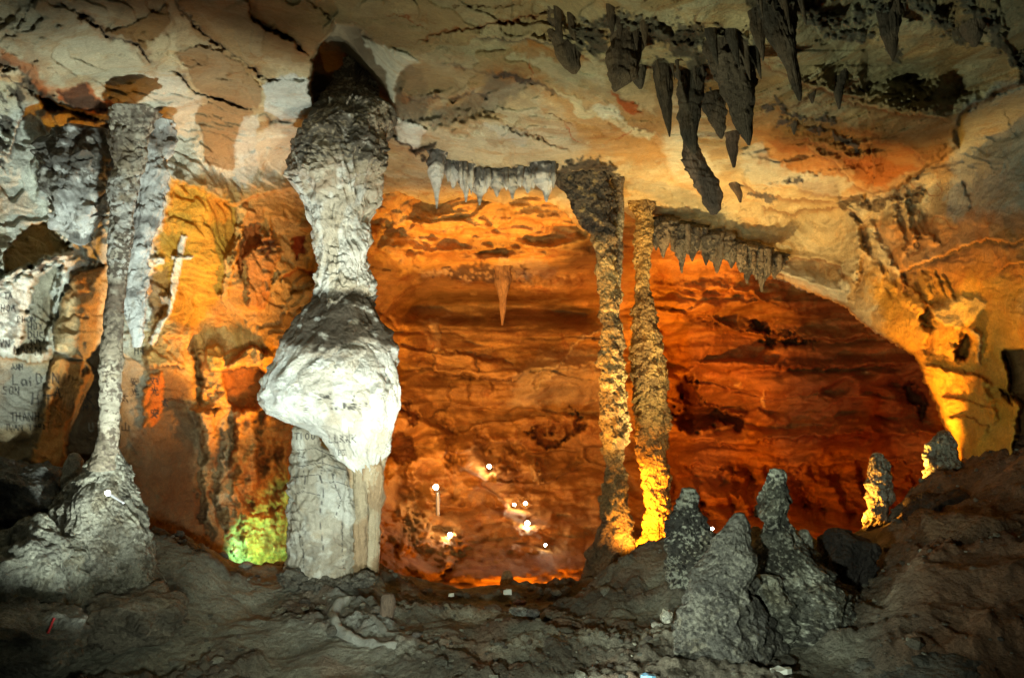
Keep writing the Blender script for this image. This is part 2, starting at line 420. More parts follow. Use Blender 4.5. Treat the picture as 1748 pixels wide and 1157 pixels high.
# ---- ceiling, middle
A.patch([(620, 66), (650, 78), (700, 95), (720, 105), (690, 112), (676, 130), (672, 190), (664, 190), (662, 120), (650, 108), (645, 110), (640, 96), (632, 86), (624, 78)], (.52, .53, .46), .85, .12, 2, .8)
crack([(700, 75), (735, 55), (800, 50), (850, 38), (905, 30), (940, 12)], 2.4, .12, RUST)
e2 = [(715, 103), (770, 108), (800, 118), (850, 130), (870, 132), (900, 140), (935, 155), (1000, 180), (1060, 205), (1110, 225), (1150, 250)]
A.ledge(e2, .5, 60, -1); crack(e2, 3.4, .2, DARK)
A.patch([(940, 148), (1000, 178), (1060, 195), (1085, 215), (1120, 232), (1100, 240), (1040, 210), (990, 190)], (.60, .54, .38), .85, .08, 2.5, 1.6)
A.patch([(1005, 176), (1050, 180), (1070, 200), (1030, 205)], (.62, .60, .48), .8, 0, 3, 1.6)
crack([(670, 162), (710, 172), (770, 168), (830, 168), (860, 140)], 2.6, .18, DARK)
A.ledge([(670, 162), (710, 172), (770, 168), (830, 168)], .35, 45, -1)
A.patch([(725, 108), (850, 128), (870, 150), (830, 165), (770, 163), (680, 160), (675, 120)], (.22, .17, .10), .55, 0, 6, 2)  # shaded zone of the ceiling, painted darker
A.patch([(840, 125), (880, 128), (915, 142), (870, 175), (790, 200), (740, 215), (700, 205), (760, 180), (820, 165)], (.13, .12, .10), .6, -.15, 8, 2)  # diagonal grey shadow painted across the ceiling
crack([(850, 132), (862, 125), (880, 130), (895, 140)], 5, .2, DARK)
e4 = [(672, 203), (700, 208), (722, 220), (735, 222)]
A.patch([(672, 203), (700, 210), (728, 222), (715, 250), (700, 255), (680, 240)], WHITE, .9, .15, 2, 1)
crack([(674, 240), (690, 250), (705, 256), (722, 245), (740, 245)], 4, .25, DARK)
crack([(840, 212), (870, 213), (885, 228), (920, 235), (950, 250), (975, 260)], 2, .1, BROWN)
A.ledge([(840, 212), (885, 228), (950, 250), (975, 260)], .1, 40, 1)
A.patch([(780, 228), (815, 225), (830, 250), (870, 262), (850, 285), (800, 285), (765, 275)], (.58, .56, .45), .7, .04, 3, 2)
A.patch([(820, 215), (870, 212), (900, 235), (860, 245)], (.46, .45, .40), .6, 0, 3, 2)
crack([(965, 205), (975, 235), (990, 248)], 1.3, .05, RUST); crack([(1100, 210), (1060, 235), (1015, 255)], 1.3, .05, RUST)
crack([(930, 190), (955, 200), (985, 215)], 1.3, .05, BROWN); crack([(900, 105), (912, 125), (900, 150)], 1.3, .05, RUST)
crack([(760, 15), (800, 12), (850, 10), (930, 5)], 1.5, .06, BROWN); crack([(650, 20), (690, 30), (740, 60)], 1.5, .06, RUST)
A.patch([(900, 70), (925, 78), (945, 90), (930, 85), (905, 82)], (.42, .2, .07), .7, .05, 2, 1)
A.ledge([(795, 60), (850, 65), (900, 70), (970, 75), (1000, 100), (1020, 125)], .35, 40, -1, DARK, 5)
A.patch([(870, 75), (990, 85), (1000, 110), (900, 100)], (.36, .19, .08), .6, 0, 6, 2)
A.patch([(1040, 155), (1075, 170), (1098, 195), (1080, 195), (1055, 175)], (.35, .11, .04), .85, .05, 2, 1.5)
A.patch([(985, 110), (1010, 95), (1035, 110), (1035, 145), (1000, 135)], (.55, .50, .38), .6, 0, 4, 2)
A.patch([(1060, 150), (1110, 160), (1125, 195), (1090, 185)], (.58, .50, .34), .6, 0, 4, 2)
A.patch([(1125, 240), (1160, 215), (1230, 290), (1200, 330), (1150, 300)], (.60, .56, .43), .75, 0, 8, 2)
# ---- ceiling, right
sl_edge = [(2010, 60), (1748, 146), (1735, 150), (1700, 160), (1640, 195), (1640, 212), (1628, 224), (1638, 250), (1605, 270), (1580, 290), (1540, 315), (1490, 332), (1470, 325)]
A.ledge(sl_edge, .95, 120, 1, edge=3); A.groove(sl_edge, 4, .2, (.09, .05, .03), 1.0, .8)
for p, h, w in (([(1300, 232), (1380, 236), (1430, 262), (1460, 276), (1500, 266)], .28, 35),
                ([(1480, 250), (1535, 246), (1560, 262), (1585, 286)], .28, 40),
                ([(1310, 250), (1380, 250), (1430, 285), (1450, 312), (1490, 330)], .35, 50),
                ([(1440, 210), (1500, 235), (1505, 250)], .15, 30),
                ([(1330, 190), (1400, 150), (1470, 180), (1560, 200), (1630, 200)], .3, 70),
                ([(1290, 352), (1350, 362), (1440, 350), (1480, 380)], .2, 30),
                ([(1350, 330), (1450, 335), (1480, 345)], .2, 20),
                ([(1260, 305), (1300, 330), (1360, 342), (1440, 345)], .25, 30),
                ([(1255, 60), (1320, 120), (1420, 160), (1480, 165)], .2, 60)):
    A.ledge(p, h * 2.4, w * 1.2, -1, (.18, .075, .03), 6, .6)
A.patch([(1310, 238), (1380, 240), (1385, 262), (1330, 258)], (.30, .13, .05), .7, 0, 4, 1.5)
A.patch([(1440, 275), (1500, 268), (1570, 290), (1500, 318), (1455, 305)], (.30, .13, .05), .75, 0, 4, 1.5)
A.patch([(1360, 55), (1480, 70), (1560, 100), (1640, 170), (1560, 190), (1420, 120)], (.27, .26, .19), .6, 0, 12, 2)
A.patch([(1275, 255), (1300, 245), (1330, 280), (1450, 310), (1440, 335), (1350, 325), (1290, 310), (1262, 285)], (.50, .48, .39), .75, .05, 4, 2)
A.patch([(1350, 310), (1430, 315), (1440, 335), (1370, 340)], (.32, .27, .22), .6, 0, 5, 2)
crack([(1258, 263), (1290, 265), (1320, 272), (1362, 277)], 4, .15, DARK)
for p in ([(1340, 190), (1375, 196)], [(1400, 200), (1425, 205)], [(1330, 210), (1365, 215)], [(1420, 235), (1445, 245), (1465, 256)],
          [(1385, 215), (1405, 225)], [(1290, 330), (1320, 340)], [(1350, 315), (1370, 318)], [(1310, 178), (1340, 183)]):
    A.crust(p, 8, .12, 5, (.12, .11, .10))
for p in ([(1500, 0), (1510, 40), (1530, 90)], [(1420, 60), (1475, 65)], [(1560, 10), (1600, 30)], [(1640, 0), (1690, 45)], [(1600, 40), (1670, 70)],
          [(1380, 20), (1400, 35)], [(1460, 30), (1520, 20)], [(1700, 60), (1740, 110)], [(1740, 100), (1748, 140)]):
    A.crust(p, 15, .12, 7, (.11, .11, .095))
crack([(1718, 180), (1722, 215), (1738, 240)], 1.5, .05, DGREY)
crack([(1640, 300), (1660, 340), (1655, 365)], 3, .1, (.25, .2, .15))
# folds running down into the buttress
for p, h in (([(1440, 345), (1462, 385), (1470, 430), (1452, 475), (1446, 525)], .45), ([(1540, 320), (1552, 370), (1556, 410), (1540, 440)], .35),
             ([(1480, 350), (1492, 400), (1520, 450), (1560, 500), (1590, 560)], .3), ([(1520, 330), (1524, 380), (1545, 430)], .25),
             ([(1568, 350), (1572, 400), (1600, 420)], .25), ([(1462, 400), (1480, 450), (1530, 490), (1570, 530)], .25)):
    A.groove(p, 10, -h * .8, None, 1.6); A.groove([(x + 13, y) for x, y in p], 7, h * .3, (.22, .11, .05), 1.6, .4)
for k in range(9):                                        # small pleats
    x = 1500 + k * 13 + (k % 3) * 3
    A.groove([(x, 452 + k * 1.5), (x + 10, 480), (x + 26, 512)], 3.5, .12, (.2, .1, .05), 1.2, .5)
A.ledge([(1528, 464), (1560, 456), (1600, 440), (1640, 425), (1700, 412), (1735, 415), (1800, 400)], .5, 60, -1, DARK, 8, .9)
A.ledge([(1700, 462), (1740, 450), (1800, 452)], .3, 40, -1, DARK, 5, .8)
A.patch([(1595, 520), (1625, 503), (1660, 505), (1680, 520), (1665, 545), (1620, 560), (1600, 545)], (.62, .50, .27), .8, .08, 3, 1.6)
for (cx, cy, rx, ry, dd) in ((1584, 545, 9, 22, .8), (1643, 590, 11, 24, 1.0), (1606, 513, 16, 5, .3), (1588, 590, 5, 22, .3)):
    pl = [(cx + rx * math.cos(a), cy + ry * math.sin(a)) for a in np.linspace(0, 6.28, 12)[:-1]]
    A.patch(pl, (.22, .10, .035), .7, -dd * .6, 7, 1.6)
A.groove([(1655, 552), (1672, 575), (1675, 605), (1672, 630)], 5, -.25, CREAM, 1)
A.ledge([(1570, 618), (1600, 628), (1640, 634), (1680, 648), (1700, 660)], .2, 35, 1, BROWN, 4)
A.ledge([(1600, 680), (1650, 686), (1700, 700)], .15, 30, 1, BROWN, 3)
A.ledge([(1610, 708), (1660, 715), (1690, 730)], .15, 30, 1, BROWN, 3)
A.groove([(1665, 640), (1690, 690), (1700, 730)], 8, -.2, None, 1.5)
A.patch([(1718, 600), (1748, 590), (2010, 560), (2010, 1010), (1700, 1010), (1740, 690), (1705, 665), (1722, 690)], (.12, .08, .05), .85, -.5, 4, 1.2)
# lower edge of the right ceiling
A.ledge([(1200, 405), (1270, 423), (1330, 443), (1395, 440), (1430, 455), (1450, 480)], .4, 35, -1, (.2, .09, .04), 5)
A.ledge([(1260, 440), (1340, 470), (1400, 490), (1445, 500)], .3, 20, -1, (.2, .09, .04), 4)
A.patch([(1330, 450), (1400, 470), (1445, 480), (1448, 520), (1390, 500), (1335, 485)], (.56, .54, .44), .8, .05, 2.5, 1.6)
# ---- left wall
A.patch([(-100, 240), (90, 230), (130, 330), (60, 420), (-100, 480)], (.47, .48, .43), .6, 0, 10, 2)
A.ledge([(-60, 250), (20, 260), (35, 200), (20, 140)], .3, 30, -1, DARK, 6)
A.bumps([(-30, 110), (35, 120), (45, 170), (35, 230), (10, 280), (-30, 290)], .14, 8, DARK, .8, 6, 1.8, 3, .6)
A.bumps([(60, 275), (95, 245), (150, 230), (190, 200), (215, 215), (205, 260), (190, 330), (150, 400), (140, 380), (75, 340)], .24, 11, DARK, .95, 8, 1.9, 6, .25)
A.bumps([(215, 215), (270, 225), (292, 250), (280, 258), (245, 245), (225, 250), (205, 260)], .2, 8, (.10, .05, .03), .95, 5, 1.9, 8, .4)
A.patch([(60, 240), (105, 232), (120, 255), (90, 290), (75, 345), (60, 340)], (.38, .40, .38), .7, .1, 6, 1.5)
A.patch([(130, 330), (190, 340), (200, 300), (225, 290), (230, 380), (215, 440), (160, 460), (130, 400)], (.55, .56, .50), .8, .15, 5, 2)
A.bumps([(140, 360), (175, 340), (210, 310), (235, 320), (230, 400), (180, 420), (145, 390)], .16, 12, DARK, .8, 6, 2, 12, -.5)
A.patch([(235, 255), (290, 250), (300, 300), (285, 350), (270, 400), (262, 470), (245, 590), (225, 592), (222, 430), (230, 330)], (.57, .58, .53), .9, .15, 4, 1.8)
A.bumps([(230, 380), (262, 390), (250, 560), (222, 560)], .1, 13, DARK, .7, 5, 1.8, 14, .2)
A.patch([(252, 283), (282, 283), (280, 320), (255, 310)], OCHRE, .85, -.12, 1.5, 1.2)
A.patch([(236, 320), (256, 318), (254, 345), (236, 350)], (.30, .20, .08), .8, -.1, 1.5, 1.2)
A.patch([(30, 395), (80, 380), (95, 400), (120, 420), (60, 445), (5, 470), (5, 440)], (.36, .27, .13), .85, -.25, 3, 1.8)
A.groove([(-20, 500), (10, 475), (50, 455), (95, 440), (125, 432)], 7, -.3, WHITE, 1.6, .8)
A.bumps([(-20, 470), (60, 445), (120, 430), (110, 450), (50, 475), (0, 505)], .1, 7, DARK, .9, 5, 2.4, 16, -.35)
A.patch([(-60, 500), (60, 470), (130, 435), (150, 450), (90, 500), (45, 560), (25, 600), (-60, 605)], WHITE, .85, .12, 4, 1.8)
A.bumps([(-40, 500), (50, 480), (30, 590), (-40, 600)], .06, 10, DGREY, .6, 6, 1.6, 18)
A.patch([(60, 470), (105, 455), (95, 500), (85, 560), (70, 600), (30, 600), (45, 540)], (.25, .23, .17), .75, -.22, 4, 1.6)
A.patch([(110, 455), (95, 540), (90, 545), (85, 500), (98, 460)], (.52, .54, .50), .8, .12, 2, 1)
A.patch([(150, 462), (185, 455), (190, 520), (175, 570), (160, 600), (140, 608), (95, 600), (95, 545), (110, 500)], CREAM, .9, .12, 3, 1.2, .45)
A.patch([(115, 490), (150, 460), (185, 452), (180, 470), (140, 500), (105, 525)], (.38, .22, .10), .7, 0, 4, 1.5)
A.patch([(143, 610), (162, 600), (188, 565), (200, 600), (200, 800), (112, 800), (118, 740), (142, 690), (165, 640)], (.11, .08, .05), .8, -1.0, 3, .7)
A.patch([(92, 612), (140, 612), (140, 640), (160, 630), (150, 650), (128, 700), (114, 730), (112, 800), (50, 810), (70, 720)], (.40, .25, .12), .85, .22, 3, 1.2)
for k in range(7):
    A.groove([(95 + k * 8, 625 + k * 3), (92 + k * 6, 670), (80 + k * 5, 740)], 3, .07, (.2, .12, .07), 1.3, .6)
A.ledge([(-40, 600), (0, 605), (50, 617), (92, 614)], .35, 60, -1, (.3, .16, .05), 5, .7)
A.patch([(-60, 620), (60, 622), (90, 640), (60, 720), (-60, 740)], (.30, .32, .30), .6, 0, 10, 2)
A.patch([(200, 600), (245, 600), (250, 680), (240, 760), (205, 770)], (.26, .26, .22), .6, 0, 8, 2)
# smooth ochre face between the columns
A.patch([(288, 300), (400, 345), (402, 400), (385, 450), (375, 520), (330, 560), (300, 545), (262, 470), (272, 400)], (.50, .32, .10), .8, 0, 6, 1.2)
A.ledge([(285, 300), (340, 325), (400, 348), (450, 335), (490, 325), (545, 345)], .55, 60, -1, None, 4)
for pl in ([(308, 400), (318, 402), (312, 440), (306, 480), (298, 500), (295, 530), (285, 540), (292, 470), (300, 440)],
           [(250, 443), (280, 440), (282, 450), (245, 462)], [(293, 437), (330, 438), (328, 444), (294, 443)],
           [(270, 506), (290, 502), (294, 520), (275, 516)], [(290, 535), (278, 560), (262, 590), (254, 585), (274, 545)]):
    A.patch(pl, WHITE, .9, .14, 1.2, .6)
A.patch([(252, 470), (285, 455), (290, 500), (275, 540), (255, 535)], (.28, .18, .10), .7, -.1, 3, 1.2)
A.patch([(400, 348), (418, 345), (412, 400), (404, 440), (390, 500), (380, 520), (372, 510), (388, 440), (400, 395)], (.52, .38, .20), .8, .25, 1.5, 1.2)
A.groove([(412, 370), (408, 400), (397, 425), (402, 440), (392, 475)], 4, -.2, (.60, .42, .2), 2.2, .7)
A.patch([(420, 390), (450, 385), (440, 420), (420, 440), (410, 470), (405, 450)], (.38, .13, .05), .75, -.25, 1.5, 1.2)
A.patch([(500, 402), (523, 400), (525, 430), (510, 435), (506, 445), (495, 425)], (.34, .08, .03), .85, -.2, 1.5, 1.2)
A.ledge([(480, 480), (510, 455), (540, 470), (545, 490)], .3, 30, -1, RUST, 5)
A.patch([(480, 470), (500, 500), (540, 490), (530, 520), (480, 530), (455, 500)], (.56, .42, .22), .75, .2, 2, 1.8)
A.patch([(425, 430), (450, 400), (470, 405), (475, 430), (462, 500), (450, 530), (420, 520)], (.42, .24, .12), .6, .25, 3, 1.5)
A.bumps([(428, 420), (445, 400), (472, 405), (474, 430), (440, 450)], .14, 9, (.14, .06, .03), .85, 5, 1.6, 24, -.3)
A.ledge([(272, 572), (300, 574), (325, 580)], .2, 35, -1, RUST, 4)
A.patch([(275, 572), (325, 580), (330, 625), (300, 628), (250, 622), (262, 590)], (.50, .36, .19), .8, .1, 2, 1)
A.ledge([(245, 625), (290, 624), (320, 628)], .35, 50, -1, DARK, 5, .8)
A.groove([(330, 580), (338, 620), (335, 650), (345, 700)], 7, .6, (.12, .04, .01), 1.2, .8)
A.patch([(352, 600), (375, 590), (385, 610), (380, 630), (355, 632)], (.55, .40, .18), .8, .35, 3, 1.2)
A.ledge([(388, 630), (410, 605), (430, 590), (455, 605), (470, 600)], .4, 35, 1, RUST, 6)
A.patch([(380, 630), (450, 632), (445, 700), (395, 700), (380, 660)], (.28, .10, .03), .7, -.45, 4, 1.2)
A.ledge([(340, 628), (380, 634), (440, 628), (460, 640)], .3, 30, -1, DARK, 4)
A.bumps([(340, 660), (380, 650), (378, 700), (350, 715)], .22, 9, (.15, .05, .02), .6, 4, 2, 30)
A.patch([(395, 700), (440, 695), (500, 720), (500, 965), (430, 965), (400, 850)], (.45, .26, .10), .7, .3, 8, 1.5)
A.bumps([(395, 690), (500, 710), (505, 970), (380, 970)], .22, 16, (.2, .09, .04), .4, 10, .8, 31)
for p in ([(400, 700), (395, 760), (410, 830), (420, 900)], [(440, 690), (445, 760), (450, 830)], [(365, 700), (372, 780), (365, 860), (390, 930)],
          [(330, 700), (350, 780), (340, 860), (360, 920)], [(470, 740), (478, 820), (470, 900)]):
    A.groove(p, 10, .3, (.12, .05, .02), 2.2, .6)
A.patch([(330, 700), (375, 700), (365, 740), (368, 800), (340, 760)], (.34, .18, .07), .6, .5, 8, 1.2)
A.bumps([(360, 860), (480, 850), (500, 970), (400, 980)], .16, 7, (.2, .12, .05), .4, 8, 1.2, 33)
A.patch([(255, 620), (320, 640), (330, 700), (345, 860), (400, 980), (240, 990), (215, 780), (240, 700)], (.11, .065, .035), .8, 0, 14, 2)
A.patch([(252, 640), (275, 632), (280, 680), (262, 730), (242, 730), (245, 680)], (.42, .17, .05), .8, .08, 3, 1.5)

A.crust([(728, 268), (765, 288), (800, 294), (850, 298), (900, 297), (940, 294), (965, 284), (1000, 274), (1045, 292)], 10, .3, 7, (.05, .045, .04))  # dark staining along the ledge, with the shadow above it painted in
A.crust([(675, 240), (705, 258), (745, 246)], 6, .15, 6); A.crust([(850, 130), (880, 130), (900, 142)], 6, .15, 6)
A.crust([(1000, 60), (1060, 40), (1140, 50), (1200, 70), (1290, 90)], 22, .10, 9, (.17, .155, .125), sd=6)
A.crust([(1130, 60), (1180, 90), (1200, 130)], 20, .1, 9, (.16, .145, .115), sd=7)
A.crust([(1440, 345), (1500, 350), (1570, 330)], 12, .15, 8, (.12, .09, .06), sd=8)
A.crust([(1300, 20), (1360, 10), (1420, 30)], 16, .2, 8, (.07, .065, .05), sd=9)
A.bumps([(930, 55), (1060, 25), (1200, 40), (1300, 60), (1300, 120), (1280, 150), (1200, 140), (1130, 120), (1040, 105), (950, 100)], .16, 13, (.10, .085, .062), .95, 12, 1.6, 41)
A.bumps([(1270, -20), (1400, -20), (1380, 40), (1330, 30), (1280, 40)], .12, 13, (.09, .08, .06), .9, 10, 1.6, 42)
# ---- writing scratched and painted on the left wall (kept as strokes on the stone)
def glyphs(mp, txt, x, y, h, sl=0, w=1.5, c=INK, m=.85, sp=.2):
    G = {'L': [[(0, 0), (0, 1), (.5, .95)]], 'a': [[(.5, .5), (.15, .45), (0, .75), (.2, 1), (.5, .8), (.5, .5), (.55, 1)]],
         'i': [[(.1, .5), (.12, 1)], [(.15, .25), (.1, .3)]], 'I': [[(.1, 0), (.1, 1)]], 'T': [[(0, .05), (.7, 0)], [(.35, 0), (.33, 1)]],
         'O': [[(.3, 0), (.05, .3), (.05, .75), (.3, 1), (.55, .75), (.55, .25), (.3, 0)]], 'H': [[(0, 0), (0, 1)], [(.5, 0), (.5, 1)], [(0, .5), (.5, .45)]],
         'N': [[(0, 1), (0, 0), (.5, 1), (.5, 0)]], 'M': [[(0, 1), (.05, 0), (.35, .6), (.65, 0), (.7, 1)]], 'Y': [[(0, 0), (.3, .45), (.6, 0)], [(.3, .45), (.3, 1)]],
         'D': [[(0, 0), (0, 1), (.4, .8), (.5, .4), (.3, .05), (0, 0)]], 'A': [[(0, 1), (.3, 0), (.6, 1)], [(.15, .6), (.45, .6)]], 'E': [[(.5, 0), (0, 0), (0, 1), (.5, 1)], [(0, .5), (.4, .5)]],
         'V': [[(0, 0), (.25, 1), (.55, 0)]], 'Q': [[(.3, 0), (.05, .4), (.1, .9), (.45, .95), (.55, .4), (.3, 0)], [(.35, .7), (.6, 1.1)]], 'U': [[(0, 0), (.05, .85), (.3, 1), (.5, .8), (.5, 0)]],
         'P': [[(0, 1), (0, 0), (.4, .1), (.45, .4), (0, .5)]], 'R': [[(0, 1), (0, 0), (.4, .1), (.45, .4), (0, .5), (.5, 1)]], 'S': [[(.5, .1), (.1, .1), (.05, .4), (.45, .6), (.45, .9), (0, .95)]],
         'K': [[(0, 0), (0, 1)], [(.5, 0), (.05, .5), (.5, 1)]], 'C': [[(.5, .1), (.1, .2), (.05, .8), (.5, .95)]], '2': [[(0, .2), (.3, 0), (.45, .3), (0, 1), (.5, 1)]],
         '0': [[(.25, 0), (0, .5), (.25, 1), (.5, .5), (.25, 0)]], '9': [[(.45, .4), (.1, .4), (.15, .05), (.45, .1), (.4, 1)]], '1': [[(.1, .15), (.25, 0), (.25, 1)]], '4': [[(.35, 1), (.35, 0), (0, .65), (.5, .65)]],
         'h': [[(0, 0), (0, 1)], [(0, .6), (.3, .5), (.4, 1)]], 'n': [[(0, .5), (0, 1)], [(0, .6), (.3, .5), (.35, 1)]], 'u': [[(0, .5), (.05, .95), (.3, .95), (.35, .5), (.35, 1)]],
         '刘': [[(.2, 0), (.3, .12)], [(0, .25), (.55, .22)], [(.4, .25), (.3, .6), (0, 1)], [(.1, .45), (.5, 1)], [(.7, .2), (.7, .7)], [(.92, 0), (.92, .95), (.8, .9)]],
         '光': [[(.5, 0), (.5, .4)], [(.2, .1), (.3, .3)], [(.8, .1), (.7, .3)], [(.05, .42), (.95, .4)], [(.35, .42), (.3, .75), (.05, 1)], [(.6, .42), (.6, .9), (.95, .9), (.95, .75)]],
         '太': [[(.1, .35), (.9, .33)], [(.5, 0), (.45, .5), (.1, 1)], [(.5, .45), (.9, 1)], [(.4, .8), (.5, .95)]],
         '安': [[(.5, 0), (.5, .1)], [(.1, .3), (.12, .15), (.9, .15), (.88, .3)], [(.4, .25), (.25, .65), (.75, .95)], [(.7, .4), (.5, .8), (.15, .98)], [(.05, .5), (.95, .48)]],
         '山': [[(.5, 0), (.5, .9)], [(.1, .4), (.1, .92), (.9, .9), (.9, .4)]], ' ': []}
    cx = x
    for ch in txt:
        for st in G.get(ch, []):
            stroke(mp, [(cx + px_ * h, y + py_ * h + (cx - x) * sl) for px_, py_ in st], w, c, m)
        cx += h * ((.95 if ord(ch) > 999 else .6) + sp)

glyphs(A, 'Lai', 22, 640, 17, 0, 1.8); glyphs(A, 'D', 62, 636, 20, 0, 1.7); glyphs(A, 'N', 90, 636, 18); glyphs(A, 'H', 55, 670, 20, 0, 1.6)
glyphs(A, 'T', 74, 673, 24, 0, 2.2); glyphs(A, 'A', 92, 660, 18); glyphs(A, 'M', 60, 592, 14); glyphs(A, 'NAM', 25, 590, 13)
glyphs(A, 'PHON', 30, 540, 10, 0, 1.2); glyphs(A, 'HUY', 48, 552, 11, 0, 1.5); glyphs(A, 'DUC', 48, 566, 12, 0, 1.6); glyphs(A, 'QUY', 50, 580, 9, 0, 1.4)
glyphs(A, 'HOA', 2, 520, 11); glyphs(A, 'TA', 8, 500, 9); glyphs(A, 'VN', 0, 580, 12); glyphs(A, 'ANH', 20, 622, 9, 0, 1.2)
glyphs(A, 'THANH', 18, 704, 13, 0, 1.4); glyphs(A, 'TUAN 1990', 8, 724, 10, 0, 1.2); glyphs(A, 'SON', 5, 660, 13, 0, 1.1)
glyphs(A, 'ARTIN', 138, 672, 15, 0, 1.5, INK, .7); glyphs(A, 'MINH', 142, 690, 11, 0, 1.2, INK, .7); glyphs(A, 'U', 152, 722, 15, 0, 1.6, (.3, .3, .26), .6)
glyphs(A, '刘', 256, 642, 15, 0, 1.6); glyphs(A, '光', 256, 660, 15, 0, 1.6); glyphs(A, '太', 275, 680, 13, 0, 1.8); glyphs(A, '安', 256, 698, 15, 0, 1.8)
glyphs(A, 'H4', 230, 592, 13, 0, 1.5); glyphs(A, '山', 208, 722, 14, 0, 1.7); glyphs(A, '安', 222, 645, 14, 0, 1.5); glyphs(A, '太', 206, 672, 14, 0, 1.5)
glyphs(A, '光', 224, 664, 12, 0, 1.4)

# ---- the opening into the rear chamber
HOLE = [(592, 345), (640, 338), (680, 332), (720, 345), (745, 352), (775, 338), (800, 330), (835, 345), (860, 348), (890, 338), (915, 336), (945, 346), (975, 372), (1000, 395),
        (1030, 380), (1052, 350), (1075, 368), (1100, 375), (1120, 388), (1170, 400), (1230, 420), (1290, 436), (1318, 470), (1390, 500), (1440, 522), (1470, 545), (1505, 572), (1540, 588),
        (1562, 604), (1575, 630), (1585, 662), (1600, 690), (1612, 720), (1622, 745), (1636, 788), (1640, 1020), (590, 1020), (586, 700)]
sl_all = (slice(0, A.nv), slice(0, A.nu))
hs = -A.sdf(HOLE, sl_all, .8)                               # + on the rock side
q = np.clip(hs / 15, 0, 1)
A.D += 1.0 * (1 - np.sqrt(1 - (1 - q) ** 2)) * (hs > -9)
A.D += np.where(hs < 0, 1.6 * sstep(0, 3, -hs), 0)
ok = hs > -4.5
line = np.interp(U, [-260, 0, 60, 140, 290, 300, 400, 545, 600, 1440, 1448, 1490, 1540, 1640, 1748, 2010], [60, 105, 150, 192, 252, 305, 348, 345, 340, 520, 400, 330, 315, 205, 148, 60])
up = (V < line + 4); dn = (V > line - 4)
cell = V < line
def richer(C, k=1.35, g=1.12):
    L_ = C.mean(-1, keepdims=True); C = np.clip(L_ + (C - L_) * k, .008, .85)
    return np.clip(.45 * (C / .45) ** g, .008, .85)
A.C = richer(A.C, 1.32, 1.25)
def emit_split(name, mat, sel):
    """vertices are kept a cell past the border so the neighbours share an edge line"""
    s = A; P = s.pos(); keep = ok
    q = keep[:-1, :-1] & keep[1:, :-1] & keep[:-1, 1:] & keep[1:, 1:] & sel[:-1, :-1]
    idx = np.arange(s.nu * s.nv).reshape(s.nv, s.nu)
    f = np.stack([idx[:-1, :-1][q], idx[1:, :-1][q], idx[1:, 1:][q], idx[:-1, 1:][q]], -1)
    used = np.unique(f); re = np.zeros(s.nu * s.nv, np.int32); re[used] = np.arange(len(used))
    o = build(name, P.reshape(-1, 3)[used], re[f], s.C.reshape(-1, 3)[used], mat)
    return tagk(o, kind='structure')
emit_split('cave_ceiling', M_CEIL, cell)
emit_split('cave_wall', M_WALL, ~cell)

# ================================================================== REAR CHAMBER
B = Map(380, 1860, 250, 1080, 2.2, 70)
U, V = B.U, B.V
ru = (U - CU) / F
Yv = np.interp(V, [250, 330, 400, 470, 540, 700, 800, 860, 930, 1000, 1080], [20.2, 21.2, 23.5, 26.2, 28, 28.5, 27.5, 26, 23.5, 20.5, 18.2])
side_ = 1 - .22 * sstep(760, 520, U) - .2 * sstep(1480, 1760, U)
Yv = Yv * side_
Yv = np.maximum(Yv, 18.0)
B.D = Yv.copy()
X, Y, Z = ru * Yv, Yv, -(V - CV) / F * Yv
B.D -= .8 * fbm(X / 4, Y / 4, Z / 2.2, 3, 2)
for (gu, gv_, gru, grv, ga) in ((770, 790, 95, 120, -3.0), (690, 700, 50, 60, -1.2), (905, 705, 60, 45, -1.4), (1000, 640, 120, 55, -1.1), (1350, 655, 170, 38, -1.6), (1410, 742, 190, 22, -1.3),
                                (1225, 690, 60, 42, 2.4), (1190, 560, 80, 40, -1.5), (1500, 690, 50, 90, -2.0), (690, 440, 70, 40, -1.6), (860, 440, 150, 26, -2.0), (1300, 520, 150, 22, -1.6), (1240, 860, 90, 60, -1.2),
                                (980, 860, 60, 70, 1.2), (820, 540, 140, 40, 1.2), (950, 420, 80, 25, -1.2), (1420, 820, 60, 50, 1.0)):
    wu = U + 26 * fbm(U / 70, V / 40, gu * .01, 3, 71); wv = V + 16 * fbm(U / 60, V / 40, gu * .01 + 5, 3, 72)
    B.D += .8 * ga * np.exp(-((wu - gu) / gru) ** 2 - ((wv - gv_) / grv) ** 2)
B.D += 2.2 * np.exp(-((V + 10 * fbm(U / 80, V / 80, 1, 3, 73) - 522) / 22) ** 2) * sstep(650, 720, U) * sstep(1060, 1000, U)
n = fbm(X / 9 + .06 * Y, Y / 9, Z / 1.5, 5, 5, .5)
T, lev = terrace(n, 7, .5)
wallm = sstep(380, 460, V) * sstep(860, 780, V)
B.D -= (.35 * wallm + .9 * (1 - wallm)) * T
strat = fbm(X / 12, 0, Z / .35, 4, 9, .55)
B.D -= .06 * strat * sstep(450, 500, V) * sstep(790, 730, V)
low = sstep(740, 830, V)
wx = .9 * fbm(X / 3, Y / 3, Z / 1.5, 4, 91); wz = .35 * fbm(X / 2.5, Y / 3, Z / 1.2, 4, 92)
vid, bd = cells((X + wx) / 3.6, Y / 60, (Z + wz) / .95, 5)
vid2, bd2 = cells((X + wx) / 1.3, Y / 60, (Z + wz) / .42, 6)
patchy = sstep(-.25, .3, fbm(X / 5, Y / 5, Z / 3, 3, 93))
B.D -= 1.0 * (vid - .5) * sstep(0, .10, bd) * (.35 + .65 * patchy)
B.D -= .16 * (vid2 - .5) * sstep(0, .08, bd2) * patchy
f1, f2 = worley(X / .9, Y / .9, Z / .9, 3)
